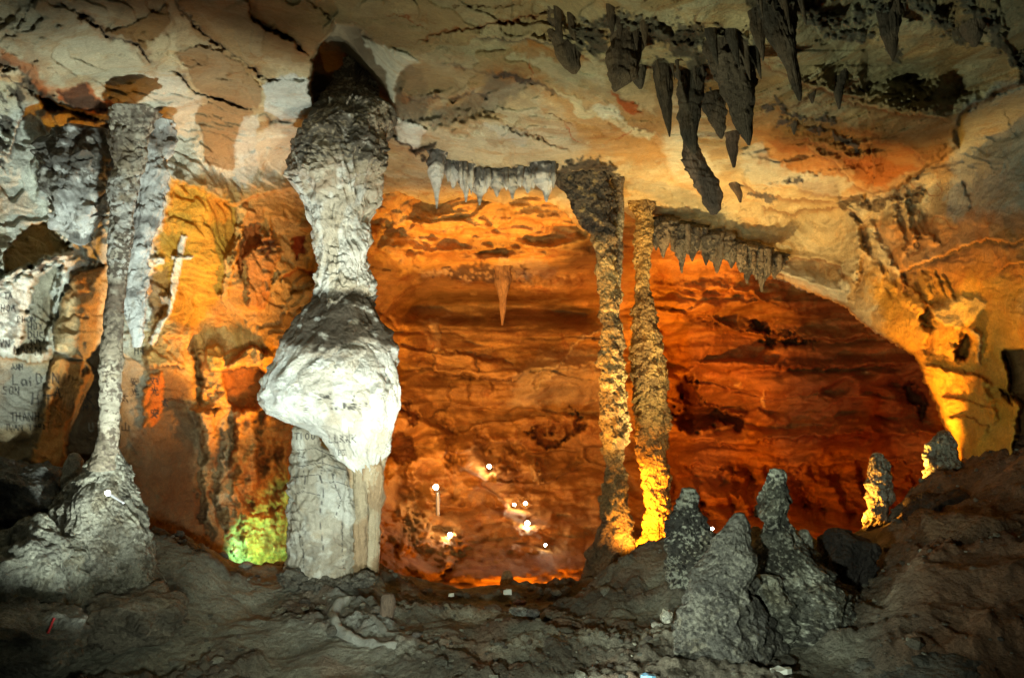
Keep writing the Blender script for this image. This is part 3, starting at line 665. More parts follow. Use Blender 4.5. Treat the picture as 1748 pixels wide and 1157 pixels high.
B.D -= .6 * (1 - f1) * low * (.5 + .8 * sstep(-.3, .4, perlin(X / 2.5, Y / 2.5, Z / 2.5, 88)))
g1, g2 = worley(X / .33, Y / .33, Z / .33, 13)
B.D -= .14 * (1 - g1) * low
B.D -= (.05 + .06 * low) * fbm(X * 1.6, Y * 1.6, Z * 1.6, 4, 8)
mot = fbm(X / 2, Y / 2, Z / 1.0, 5, 33)[..., None]
lm = np.mod(lev, 3)[..., None]
B.C = np.where(lm == 0, np.array((.46, .30, .14)), np.where(lm == 1, np.array((.36, .215, .10)), np.array((.41, .26, .125)))) * (1 + .22 * mot) * (1 + .38 * fbm(X / 11 + 2, Y / 40, (Z + .25 * wz) / .42, 4, 95, .6)[..., None]) * (.85 + .27 * vid[..., None])
for k_ in range(13):
    x_ = 1140 + k_ * 40 + (k_ * 37) % 17
    B.groove([(x_, 790), (x_ + 12, 840), (x_ + 30, 900)], 9, .5, (.14, .05, .02), 2, .4)
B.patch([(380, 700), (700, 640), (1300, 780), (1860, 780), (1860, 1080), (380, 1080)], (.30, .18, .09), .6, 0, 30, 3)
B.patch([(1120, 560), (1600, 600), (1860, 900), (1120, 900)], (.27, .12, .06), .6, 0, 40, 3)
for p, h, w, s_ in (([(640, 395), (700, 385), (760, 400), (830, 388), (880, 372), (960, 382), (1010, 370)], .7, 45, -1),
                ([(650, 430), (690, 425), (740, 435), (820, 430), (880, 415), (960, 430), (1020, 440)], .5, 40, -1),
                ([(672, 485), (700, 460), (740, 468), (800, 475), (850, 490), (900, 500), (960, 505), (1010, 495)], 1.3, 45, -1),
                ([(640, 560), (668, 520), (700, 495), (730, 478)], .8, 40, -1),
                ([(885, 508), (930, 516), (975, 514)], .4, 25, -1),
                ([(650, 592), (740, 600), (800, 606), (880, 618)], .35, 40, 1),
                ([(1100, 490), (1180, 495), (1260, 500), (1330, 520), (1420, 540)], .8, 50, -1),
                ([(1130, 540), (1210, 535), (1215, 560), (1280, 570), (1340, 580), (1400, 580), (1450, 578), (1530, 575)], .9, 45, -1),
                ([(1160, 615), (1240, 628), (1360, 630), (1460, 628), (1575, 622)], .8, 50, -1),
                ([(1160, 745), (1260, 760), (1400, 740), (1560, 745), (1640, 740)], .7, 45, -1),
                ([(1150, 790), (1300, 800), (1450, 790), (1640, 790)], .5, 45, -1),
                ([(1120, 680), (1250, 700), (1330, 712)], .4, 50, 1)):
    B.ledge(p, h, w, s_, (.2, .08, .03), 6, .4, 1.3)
lk = [(672, 622), (740, 633), (800, 642), (850, 648), (880, 645), (905, 635), (1000, 625), (1060, 612)]
B.ledge(lk, .45, 40, -1, (.09, .04, .02), 5, .8)
B.patch([(742, 605), (800, 608), (880, 622), (885, 640), (860, 645), (742, 630)], (.46, .30, .15), .8, .15, 1.5, .8)
B.groove([(741, 600), (743, 632)], 2, .12, DARK); B.groove([(814, 608), (816, 635)], 2, .12, DARK)
B.patch([(880, 640), (930, 600), (1060, 590), (1060, 700), (870, 690)], (.40, .33, .22), .6, .1, 8, 2)
for p in ([(890, 668), (930, 630), (965, 615), (985, 580), (1020, 565), (1040, 545)], [(900, 640), (950, 625), (980, 605)], [(905, 665), (940, 640), (975, 628)]):
    B.groove(p, 3, -.18, (.60, .50, .32), 1.2, .8)
B.patch([(736, 540), (752, 542), (750, 575), (754, 600), (740, 598), (742, 570)], (.66, .52, .30), .85, .15, 2, 1)
B.patch([(728, 555), (742, 560), (742, 590), (730, 588)], (.5, .36, .2), .7, .05, 3, 1)
for p in ([(712, 545), (730, 548), (740, 545)], [(752, 545), (762, 540), (766, 533)], [(886, 510), (930, 515), (975, 513)], [(1255, 655), (1262, 662), (1265, 650)], [(1303, 665), (1302, 695), (1306, 700)], [(1475, 640), (1482, 642)], [(800, 500), (812, 501)], [(640, 405), (690, 408), (735, 408)]):
    B.groove(p, 3, -.12, (.72, .55, .30), 1.0, .9)
B.patch([(710, 455), (830, 460), (860, 440), (920, 445), (950, 460), (900, 480), (820, 475), (720, 470)], (.45, .36, .26), .7, .1, 5, 2)
B.bumps([(720, 455), (900, 450), (940, 480), (880, 495), (820, 480), (720, 475)], .25, 6, (.08, .05, .04), .85, 6, 1.3, 21)
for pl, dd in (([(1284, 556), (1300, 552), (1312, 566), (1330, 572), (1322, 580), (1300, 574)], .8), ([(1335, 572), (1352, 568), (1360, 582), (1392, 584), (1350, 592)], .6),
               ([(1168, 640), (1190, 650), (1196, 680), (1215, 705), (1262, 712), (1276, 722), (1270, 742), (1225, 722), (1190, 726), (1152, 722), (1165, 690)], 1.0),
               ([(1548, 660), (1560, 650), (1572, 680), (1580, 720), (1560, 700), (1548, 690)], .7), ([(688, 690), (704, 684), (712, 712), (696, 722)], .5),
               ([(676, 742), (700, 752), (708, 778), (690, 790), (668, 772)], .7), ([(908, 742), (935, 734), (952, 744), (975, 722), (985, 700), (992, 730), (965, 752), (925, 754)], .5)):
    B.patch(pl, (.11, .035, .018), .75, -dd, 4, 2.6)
for p in ([(772, 640), (770, 680), (750, 700), (735, 715)], [(800, 642), (798, 680)], [(838, 650), (845, 668), (832, 675)], [(970, 715), (965, 740), (950, 760)], [(1050, 700), (1000, 715), (975, 735)]):
    B.groove(p, 4, .3, (.09, .03, .01), 1.5, .8)
for k, p in enumerate([[(620, 700), (640, 760), (660, 830)], [(690, 780), (700, 850), (720, 900)], [(760, 700), (775, 790), (780, 860)], [(820, 720), (822, 780)], [(870, 740), (880, 830), (900, 860)], [(1370, 800), (1385, 860), (1400, 900)], [(1245, 790), (1260, 860)]]):
    B.groove(p, 12, .5, (.14, .06, .025), 2.5, .6)
B.bumps([(640, 830), (1060, 830), (1060, 1000), (640, 1000)], .22, 12, (.18, .09, .04), .5, 20, 1.3, 40)
for cx, cy in ((690, 920), (720, 905), (780, 930), (760, 960), (850, 800), (920, 800), (700, 870), (640, 900), (600, 930)):
    pl = [(cx + 14 * math.cos(a), cy + 26 * math.sin(a)) for a in np.linspace(0, 6.28, 10)[:-1]]
    B.patch(pl, (.40, .28, .15), .6, .1, 6, 3, .5)
bm = np.ones(U.shape, bool)
B.C = richer(B.C, 1.3, 1.15)
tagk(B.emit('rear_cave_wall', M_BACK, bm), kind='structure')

# ================================================================== FLOOR
nu, ny = 1150, 760
us = np.linspace(-420, 2180, nu); ys = 3.0 + (24 - 3) * np.linspace(0, 1, ny) ** .85
UU, YY = np.meshgrid(us, ys)
cu = [-420, 0, 200, 290, 400, 480, 560, 640, 700, 760, 850, 980, 1030, 1060, 1100, 1160, 1300, 1400, 1490, 1570, 1640, 1720, 1748, 2180]
cv = [900, 900, 905, 925, 955, 966, 966, 972, 982, 996, 1001, 1000, 985, 960, 930, 915, 915, 925, 905, 850, 800, 735, 715, 560]
cY = [12, 12.5, 13, 13.6, 14.6, 15.1, 15.4, 15.6, 15.8, 16, 16, 16, 15.8, 15.6, 15.4, 15, 14.6, 14.4, 14.4, 14.6, 15, 15.2, 15.2, 15.2]
vc = np.interp(UU, cu, cv); Yc = np.interp(UU, cu, cY)
zc = -(vc - CV) / F * Yc
z0 = -3.95 + .06 * (YY - 10)
t = np.clip((YY - 9.5) / (Yc - 9.5), 0, 1)
s_ = sstep(.25, 1, t)
lin = np.interp(UU, [1350, 1600], [0, 1]) * (1 - s_ + t * .0)
sr = s_ * (1 - np.interp(UU, [1380, 1560], [0, 1])) + t ** .8 * np.interp(UU, [1380, 1560], [0, 1])
zz = z0 * (1 - sr) + zc * sr
beyond = np.clip(YY - Yc, 0, None)
zz = zz - 1.5 * beyond * (1 - np.exp(-beyond * 3))
zz = np.maximum(zz, -6.2)
XX = (UU - CU) / F * YY
def mound(x, y, rx, ry, h, p=1.0):
    global zz
    r = np.sqrt(((XX - x) / rx) ** 2 + ((YY - y) / ry) ** 2)
    zz = zz + h * sstep(1, 0, r) ** p
def mp_(u, v, Yd): return ((u - CU) / F * Yd)
mound(mp_(1100, 0, 13.6), 13.4, 1.8, 1.4, .35)
mound(mp_(330, 0, 12.6), 12.6, 1.3, 1.2, .3)
mound(mp_(560, 0, 13.7), 13.7, 1.9, 1.5, .34)
mound(mp_(1320, 0, 11), 11.2, 2.3, 1.6, .08)
mound(mp_(1640, 0, 10.8), 10.9, 1.9, 1.4, .25)
rub_ = sstep(.05, .5, fbm(XX / 1.6, YY / 1.0, 2.2, 4, 14) + .15)
nz = .13 * fbm(XX / 1.1, YY / 1.1, 0, 4, 3) + (.03 + .07 * rub_) * fbm(XX * 1.6, YY * 1.6, 0, 5, 4) + .16 * sstep(1420, 1600, UU) * ridge(XX * .9, YY * .9, 0, 4, 6)
f1, f2 = worley(XX * 3.2, YY * 3.2, 0 * XX + .5, 9)
rub = sstep(.05, .5, fbm(XX / 1.6, YY / 1.0, 2.2, 4, 14) + .15)
nz += .13 * (1 - f1) * rub
g1, g2 = worley(XX * 8, YY * 8, 0 * XX + .5, 19)
nz += .055 * (1 - g1) * rub + .02 * (1 - g1)
zz = zz + nz * sstep(20, 15, YY)
# old path bed: shallow smooth trough with a stony far bank
def fl_uv(pts):    # photo points on the flat floor -> floor plan
    return [(((u - CU) / F * (3.75 * F / (v - CV))), 3.75 * F / (v - CV)) for u, v in pts]
def pdist(pts):
    best = np.full(XX.shape, 1e9)
    for (ax, ay), (bx, by) in zip(pts[:-1], pts[1:]):
        ex, ey = bx - ax, by - ay
        tt = np.clip(((XX - ax) * ex + (YY - ay) * ey) / (ex * ex + ey * ey), 0, 1)
        best = np.minimum(best, np.hypot(XX - ax - ex * tt, YY - ay - ey * tt))
    return best
d1 = pdist(fl_uv([(400, 1120), (700, 1128), (1000, 1115), (1250, 1140)]))
d2 = pdist(fl_uv([(700, 1100), (850, 1092), (1000, 1085), (1120, 1075)]))
d3 = pdist(fl_uv([(660, 1030), (760, 1030), (900, 1035)]))
zz -= .05 * np.exp(-(d1 / .25) ** 2)
peb = np.exp(-(d2 / .3) ** 2) + np.exp(-(d3 / .25) ** 2)
p1, p2 = worley(XX * 11, YY * 11, 0 * XX + .5, 29)
zz += peb * (.03 + .08 * (1 - p1))
cm = fbm(XX / 1.5, YY / 1.0, 1.0, 5, 51)[..., None]
FC = np.array((.165, .165, .125)) * (1 + .6 * cm)
k = np.clip(rub * .8, 0, 1)[..., None]
FC = FC * (1 - k) + np.array((.085, .07, .05)) * (1 + .5 * cm) * k
k = np.clip(peb, 0, 1)[..., None] * .8
FC = FC * (1 - k) + np.array((.27, .26, .20)) * (1 + .5 * cm) * k
d4 = pdist(fl_uv([(592, 1040), (600, 1055), (640, 1075)]))
k = (sstep(.5, .3, d4 + .15 * cm[..., 0]))[..., None] * .7
FC = FC * (1 - k) + np.array((.20, .21, .18)) * (1 + .4 * cm) * k
k = sstep(1450, 1620, UU)[..., None] * .8
FC = FC * (1 - k) + np.array((.15, .075, .035)) * (1 + .6 * cm) * k
dd = (sstep(.1, .5, fbm(XX / .8, YY / .6, 7., 4, 77)) * sstep(1250, 1000, UU) * sstep(300, 700, UU))[..., None] * .5
FC = FC * (1 - dd) + np.array((.17, .09, .05)) * dd
P = np.stack([XX, YY, CAMZ + zz], -1)
idx = np.arange(nu * ny).reshape(ny, nu)
fa = np.stack([idx[:-1, :-1], idx[:-1, 1:], idx[1:, 1:], idx[1:, :-1]], -1).reshape(-1, 4)
tagk(build('cave_floor', P.reshape(-1, 3), fa, np.clip(FC, .01, 1).reshape(-1, 3), M_FLOOR), kind='structure')
def ground_at(x, y):
    u = x / y * F + CU
    j = int(np.clip((u - us[0]) / (us[1] - us[0]), 0, nu - 1)); i = int(np.clip(np.searchsorted(ys, y), 1, ny - 1))
    return float(CAMZ + zz[i, j]), float(rub[i, j]), float(peb[i, j])
rg = random.Random(12)
base = []
for a in (-1, 1):
    for b in (-1, 1): base += [(0, a * .53, b * .85), (a * .53, b * .85, 0), (a * .85, 0, b * .53)]
base = np.array(base)
bmx = bpy.data.meshes.new('tmp'); 
import bmesh
bm_ = bmesh.new(); [bm_.verts.new(q) for q in base]; bmesh.ops.convex_hull(bm_, input=bm_.verts[:]); bm_.verts.index_update()
bfc = np.array([[q.index for q in f.verts] for f in bm_.faces]); bvt = np.array([q.co[:] for q in bm_.verts]); bm_.free(); bpy.data.meshes.remove(bmx)
gv, gf, gc, off, tries = [], [], [], 0, 0
while off < 2000 * len(bvt) and tries < 60000:
    tries += 1
    y = rg.uniform(9.3, 15.3); x = rg.uniform(-7.5, 8.5) * y / 14; u = x / y * F + CU
    z, rb_, pb = ground_at(x, y)
    if rg.random() > .12 + .6 * rb_ + .6 * pb: continue
    r = .012 + .035 * rg.random() ** 3 + (.06 if rg.random() < .02 else 0)
    q = bvt * np.array([rg.uniform(.8, 1.5), rg.uniform(.8, 1.5), rg.uniform(.5, .9)]) * (1 + .25 * np.array([rg.uniform(-1, 1) for _ in bvt])[:, None])
    a = rg.uniform(0, 6.28); ca, sa = math.cos(a), math.sin(a)
    q = np.stack([q[:, 0] * ca - q[:, 1] * sa, q[:, 0] * sa + q[:, 1] * ca, q[:, 2]], -1) * r + np.array([x, y, z + r * .3])
    c_ = np.array(rg.choice([(.17, .17, .13), (.13, .12, .09), (.09, .08, .065), (.24, .24, .19), (.14, .11, .08), (.10, .10, .08)])) * rg.uniform(.7, 1.2)
    gv.append(q); gf.append(bfc + off); gc.append(np.tile(c_, (len(bvt), 1))); off += len(bvt)
def finish_gravel():
    o = build('gravel', np.vstack(gv), np.vstack(gf), np.vstack(gc), M_FLOOR, smooth=False)
    tagk(o, 'grit and small broken stones strewn over the muddy cave floor', 'gravel', kind='stuff')
finish_gravel()
def floor_z(u, Yd):
    j = int(np.clip(np.searchsorted(us, u), 1, nu - 1)); i = int(np.clip(np.searchsorted(ys, Yd), 1, ny - 1))
    return float(CAMZ + zz[i, j])

# ================================================================== DRIPSTONE THINGS
def body(name, rows, Yd, mat, cols=(GREY,), seg=96, res=2.2, kd=1.0, amp=.04, worl=(0, 8), rings=(0, .2), flute=(0, 8), stain=None,
           parent=None, seed=1, origin=None, mixs=(1.0,), taper=True, paint=None, small=1.0, fleck=None, fleckv=None, tips=0):
    """rows: (photo v, left u, right u[, depth offset]); a round, closed body of real depth"""
    rows = sorted(rows); r = np.array([list(q) + [0] * (4 - len(q)) for q in rows], float)
    n = max(8, int((r[-1, 0] - r[0, 0]) / res)); vv = np.linspace(r[0, 0], r[-1, 0], n)
    xl = np.interp(vv, r[:, 0], r[:, 1]); xr = np.interp(vv, r[:, 0], r[:, 2]); dY = np.interp(vv, r[:, 0], r[:, 3])
    if n > 14:                                            # light smoothing of the traced outline
        for a in (xl, xr, dY):
            b = a.copy(); b[1:-1] = (a[:-2] + 2 * a[1:-1] + a[2:]) / 4; a[:] = b
    Yl = Yd + dY
    cx = ((xl + xr) / 2 - CU) / F * Yl; rad = (xr - xl) / 2 / F * Yl
    zc_ = CAMZ - (vv - CV) / F * Yl
    th = np.linspace(0, 2 * math.pi, seg, endpoint=False)
    R = rad[:, None]; TH = th[None, :]
    px = cx[:, None] + R * np.cos(TH); py = Yl[:, None] + R * np.sin(TH) * kd; pz = zc_[:, None] + 0 * TH
    s = seed * 13.7
    d = amp * fbm(px * 2.2 + s, py * 2.2, pz * 2.2, 5, seed)
    wc = 0
    if worl[0]:
        f1, f2 = worley(px * worl[1] + s, py * worl[1], pz * worl[1] * 1.15, seed)
        g1, g2 = worley(px * worl[1] * 2.4 + s, py * worl[1] * 2.4, pz * worl[1] * 2.4, seed + 1)
        d = d + worl[0] * (.75 - f1) + worl[0] * .4 * (.75 - g1); wc = f1
    if rings[0]:
        q = (pz + rings[1] * (1.3 * fbm(px * 1.6, py * 1.6, pz * 1.2, 4, seed + 5) + .5 * perlin(px * 6, py * 6, pz * 4, seed + 6))) / rings[1]
        f = q - np.floor(q); d = d + rings[0] * (f ** .6 - .5) * sstep(-.35, .5, perlin(px * 2.3, py * 2.3, pz * 1.7, seed + 2)) * 1.3
    if flute[0]:
        tw = TH + .55 * perlin(px * .9 + s, py * .9, pz * 1.3, seed + 11) + .2 * perlin(px * 3, py * 3, pz * 3, seed + 12)
        q = ridge(np.cos(tw) * flute[1] / 2, np.sin(tw) * flute[1] / 2, pz * .9, 3, seed + 3) * sstep(-.6, .4, perlin(px * 1.5, py * 1.5, pz * 1.5 + 9, seed + 13))
        d = d + flute[0] * q
    d = d - d.mean(axis=1, keepdims=True) - .02
    fac = np.minimum(1, R / .26) * small
    d = np.where(R > 0, d * fac, 0)
    dd = np.maximum(R + d, .004) / np.maximum(R, .004)
    px = cx[:, None] + (px - cx[:, None]) * dd; py = Yl[:, None] + (py - Yl[:, None]) * dd
    pz = pz + .6 * d * perlin(px * 4, py * 4, pz * 4, seed + 9)
    co = np.stack([px, py, pz], -1).reshape(-1, 3)
    # colours
    m1 = fbm(px * 1.3 + s, py * 1.3, pz * 1.3, 4, seed + 7)
    cc = np.array(cols[0]) * (1 + .3 * m1[..., None])
    for i, c2 in enumerate(cols[1:]):
        mm = sstep(.0, .22, fbm(px * 1.7 + 9 * i + s, py * 1.7, pz * (1.1 + i), 4, seed + 20 + i) + (.12 if i == 0 else -.05))[..., None] * .8
        cc = cc * (1 - mm) + np.array(c2) * mm
    if stain is not None:                                 # list of (v0, v1, colour, strength): crust and painted shade on that height of the body
        for v0_, v1_, c2, st in stain:
            vs = vv[:, None] + 14 * fbm(px * 2.5, py * 2.5, pz * 2.5, 4, seed + 40)
            mm = (sstep(v0_ - 6, v0_ + 6, vs) * sstep(v1_ + 6, v1_ - 6, vs))
            mm = (mm * st * sstep(-.5, .1, fbm(px * 5, py * 5, pz * 7, 3, seed + 50) + (st - .6)))[..., None]
            cc = cc * (1 - mm) + np.array(c2) * mm
    if fleck is not None:
        mm = (sstep(.05, .4, fbm(px * 16, py * 16, pz * 20, 3, seed + 60) + .8 * fbm(px * 1.7, py * 1.7, pz * 2.5, 3, seed + 61)))[..., None]
        if fleckv: mm = mm * (sstep(fleckv[1] + 12, fleckv[1] - 12, vv[:, None] + 10 * m1) * .9 + .06)[..., None]
        cc = cc * (1 - mm) + np.array(fleck) * mm
    if paint is not None: cc = paint(px, pz, py, cc, Yd)
    cc = np.clip(cc, .008, .9).reshape(-1, 3)
    idx = np.arange(n * seg).reshape(n, seg); nx = np.roll(idx, -1, 1)
    f = np.stack([idx[:-1], idx[1:], nx[1:], nx[:-1]], -1).reshape(-1, 4)
    top = len(co); co = np.vstack([co, [[cx[0], Yl[0], zc_[0] + .25 * rad[0]]], [[cx[-1], Yl[-1], zc_[-1] - .25 * rad[-1]]]])
    cc = np.vstack([cc, cc[:1], cc[-1:]])
    ft = np.stack([idx[0], nx[0], np.full(seg, top), np.full(seg, top)], -1); fb = np.stack([nx[-1], idx[-1], np.full(seg, top + 1), np.full(seg, top + 1)], -1)
    # caps as degenerate-free triangles: split quads in pairs
    f3 = np.vstack([f[:, [0, 1, 2]], f[:, [0, 2, 3]], ft[:, :3], fb[:, :3]])
    org = origin if origin is not None else (float(cx[-1]), float(Yl[-1]), float(zc_[-1]))
    if parent is not None: org = tuple(parent.location)
    return co, f3, cc, org
def pillar(name, rows, Yd, mat, extra=(), **k):
    """one mesh; extra = further outlines fused into the same piece of stone"""
    parent = k.get('parent'); co, f3, cc, org = body(name, rows, Yd, mat, **k)
    cs, fs, cl, off = [co], [f3], [cc], len(co)
    for i, (rw_, dy) in enumerate(extra):
        k2 = dict(k); k2['seed'] = k.get('seed', 1) + 200 + i; k2['seg'] = max(20, k.get('seg', 96) // 2)
        c2, f2, l2_, _ = body(name, rw_, Yd + dy, mat, **k2)
        cs.append(c2); fs.append(f2 + off); cl.append(l2_); off += len(c2)
    return build(name, np.vstack(cs), np.vstack(fs), np.vstack(cl), mat, parent, org)

# ---- the great white pillar
def inkpaint(strokes):
    def f(px, pz, py, cc, Yd):
        u = px / py * F + CU; v = CV - (pz - CAMZ) / py * F
        front = py < Yd + .1
        for pts, w in strokes:
            best = np.full(u.shape, 1e9)
            for (ax, ay), (bx, by) in zip(pts[:-1], pts[1:]):
                ex, ey = bx - ax, by - ay
                t = np.clip(((u - ax) * ex + (v - ay) * ey) / (ex * ex + ey * ey + 1e-9), 0, 1)
                best = np.minimum(best, np.hypot(u - ax - ex * t, v - ay - ey * t))
            m = (sstep(w, w * .4, best) * front * .85)[..., None]
            cc = cc * (1 - m) + np.array(INK) * m
        return cc
    return f
def letters(txt, x, y, h, w=1.3):
    out = []
    class Cap:
        pass
    G = {'T': [[(0, .05), (.7, 0)], [(.35, 0), (.33, 1)]], 'I': [[(.1, 0), (.1, 1)]],
         'O': [[(.3, 0), (.05, .3), (.05, .75), (.3, 1), (.55, .75), (.55, .25), (.3, 0)]],
         'S': [[(.5, .1), (.1, .1), (.05, .4), (.45, .6), (.45, .9), (0, .95)]], 'H': [[(0, 0), (0, 1)], [(.5, 0), (.5, 1)], [(0, .5), (.5, .45)]],
         'N': [[(0, 1), (0, 0), (.5, 1), (.5, 0)]], 'U': [[(0, 0), (.05, .85), (.3, 1), (.5, .8), (.5, 0)]], 'G': [[(.5, .15), (.1, .1), (.05, .9), (.5, .95), (.5, .55), (.3, .55)]],
         'L': [[(0, 0), (0, 1), (.45, 1)]], 'K': [[(0, 0), (0, 1)], [(.5, 0), (.05, .5), (.5, 1)]], 'V': [[(0, 0), (.25, 1), (.5, 0)]], '5': [[(.5, 0), (.05, 0), (.05, .45), (.45, .5), (.45, .95), (0, 1)]], 'P': [[(0, 1), (0, 0), (.45, .1), (.45, .4), (0, .5)]],
         'A': [[(0, 1), (.3, 0), (.6, 1)], [(.15, .6), (.45, .6)]], ' ': []}
    cx = x
    for ch in txt:
        for st in G[ch]: out.append(([(cx + a * h, y + b * h) for a, b in st], w))
        cx += h * (.9 if ch in 'TO' else .75)
    return out
YP = 13.6
wp = empty('flowstone_pillar', (float((555 - CU) / F * YP), YP, CAMZ - (975 - CV) / F * YP))
tagk(wp, 'massive white pillar with a swollen belly joining floor and ceiling', 'pillar')
up_rows = [(60, 600, 640, .9), (120, 580, 650, .7), (158, 552, 645, .3), (180, 536, 668), (210, 516, 674), (240, 500, 672), (270, 490, 668), (300, 492, 662), (330, 508, 655), (370, 522, 642), (410, 533, 640), (450, 541, 638), (490, 538, 635), (520, 535, 636), (545, 530, 640)]
pillar('upper_shaft', [(a_[0], a_[1] + 4, a_[2] - 4) + tuple(a_[3:]) for a_ in up_rows], YP, M_FLOW, cols=((.64, .64, .57), (.50, .44, .32)), seg=230, res=1.2, amp=.09, worl=(.055, 6), rings=(.05, .16), flute=(.12, 7), fleck=(.40, .35, .25), fleckv=(60, 325), stain=[(60, 290, (.10, .085, .06), .95), (290, 330, (.33, .19, .09), .5), (500, 545, DARK, .8)], parent=wp, seed=3)
bel = [(500, 545, 625, .1), (520, 530, 640), (545, 510, 652), (570, 488, 662), (600, 468, 672), (625, 456, 680), (650, 444, 683), (670, 446, 684), (690, 452, 682), (705, 466, 679), (718, 486, 676), (728, 520, 674), (740, 544, 670), (755, 552, 664), (775, 566, 660), (790, 590, 654), (805, 602, 648), (820, 612, 640)]
pillar('belly', bel, YP - .15, M_FLOW, cols=(WHITE, (.52, .50, .42)), seg=220, res=1.3, kd=.75, amp=.10, worl=(.03, 2.6), rings=(.012, .3), flute=(.12, 6),
       extra=[([(580, 560, 615), (596, 528, 645), (625, 508, 656), (665, 512, 654), (695, 532, 650), (716, 554, 640), (734, 572, 626), (744, 584, 612)], -.3), ([(605, 480, 520), (640, 450, 532), (672, 449, 538), (700, 466, 546), (716, 492, 546), (726, 516, 540)], -.15), ([(600, 640, 668), (640, 640, 682), (690, 640, 680), (740, 636, 668), (775, 640, 655)], -.2)],
       stain=[(490, 588, (.085, .07, .05), 1.0), (585, 606, (.22, .16, .10), .5)], parent=wp, seed=4, paint=  # dark bands paint the shade on top of the belly
       inkpaint(letters('SAO', 545, 672, 10, 1.0) + letters('TIUNG', 563, 688, 11, 1.1) + letters('KSH', 604, 688, 11, 1.0) + letters('LLKKK', 562, 742, 13, 1.2) + letters('P5', 578, 768, 9, 1.0) + letters('V', 600, 675, 9, 1) + letters('H', 520, 696, 7, .9)))
lo = [(728, 505, 540), (733, 499, 545), (760, 499, 548), (780, 497, 575), (800, 496, 600), (830, 496, 607), (870, 494, 608), (910, 493, 610), (940, 491, 610), (962, 486, 610), (985, 478, 618), (1012, 470, 626)]
pillar('lower_trunk', lo, YP - .12, M_FLOW, cols=((.54, .54, .47), (.40, .36, .27)), seg=160, res=1.5, kd=.9, amp=.08, worl=(.05, 5), rings=(.05, .2), flute=(.07, 6),
       stain=[(905, 1000, (.25, .22, .16), .7)], parent=wp, seed=5, paint=inkpaint(letters('TIOO', 503, 739, 11, 1.4) + [([(a_ + 4 * math.sin(b_ * .31 + a_ * .2), b_ + 3 * math.sin(a_ * .23)) for a_, b_ in q_], .9) for q_ in ([(498, 764), (515, 770), (538, 767), (560, 776), (585, 782), (604, 792)], [(496, 788), (520, 795), (545, 790), (570, 798), (606, 804)], [(496, 812), (515, 816), (540, 812), (548, 822), (580, 820), (607, 832)], [(546, 768), (551, 790), (546, 812), (552, 840), (548, 880), (553, 940)], [(500, 840), (520, 838), (544, 846)], [(520, 795), (524, 815), (520, 838)], [(575, 800), (572, 820), (580, 850), (576, 880)], [(556, 800), (568, 806), (566, 818)], [(503, 776), (520, 780)], [(515, 900), (520, 940), (514, 970)], [(585, 890), (582, 930), (588, 970)])]))
cur = [(680, 640, 676, 0), (720, 618, 682, 0), (760, 604, 672, 0), (800, 598, 664, 0), (830, 596, 654, .05), (870, 598, 650, .1), (920, 598, 646, .1), (960, 596, 640, .1), (1010, 590, 646, .1)]
pillar('side_curtain', cur, YP - .02, M_FLOW, cols=((.46, .38, .25), (.36, .24, .13)), seg=110, kd=.9, amp=.10, worl=(.05, 5), rings=(.03, .2), flute=(.14, 7), extra=[([(760, 622, 652), (820, 626, 656), (880, 628, 650), (985, 618, 646)], -.12), ([(800, 604, 626), (880, 602, 628), (985, 600, 626)], -.22)], parent=wp, seed=6)
# ---- slender column on the left with its mound
YL = 11.8
lc = empty('slender_column', (float((205 - CU) / F * YL), YL, CAMZ - (1085 - CV) / F * YL))
tagk(lc, 'slender white column rising from a wide fluted grey mound by the left wall', 'column')
sh = [(190, 180, 275), (215, 188, 264), (245, 184, 252), (275, 194, 250), (300, 190, 238), (330, 184, 236), (365, 190, 228), (400, 183, 230), (430, 184, 222), (470, 184, 215), (500, 181, 214), (560, 175, 211), (620, 170, 211), (680, 168, 205), (740, 165, 202), (765, 160, 202), (785, 154, 203), (800, 148, 206)]
pillar('shaft', sh, YL, M_FLOW, cols=((.38, .345, .26), (.22, .18, .12)), seg=120, res=1.4, fleck=(.13, .105, .075), amp=.06, worl=(.06, 7), rings=(.02, .13), stain=[(478, 530, (.12, .08, .05), .85), (195, 290, (.14, .12, .09), .45), (300, 470, (.60, .61, .56), .62), (545, 560, DARK, .6)], parent=lc, seed=7)
mo = [(762, 164, 200), (785, 150, 207), (805, 136, 215), (830, 112, 224), (860, 90, 233), (900, 76, 250), (940, 76, 260), (980, 90, 268), (1010, 105, 278), (1050, 120, 305), (1085, 130, 335), (1110, 130, 350)]
pillar('mound', mo, YL, M_POP, cols=((.30, .29, .22), (.15, .135, .095)), seg=200, kd=.8, amp=.16, worl=(.05, 5), rings=(.02, .3), flute=(.12, 14), stain=[(985, 1120, (.14, .12, .08), .6)], parent=lc, seed=8, fleck=(.38, .37, .29))
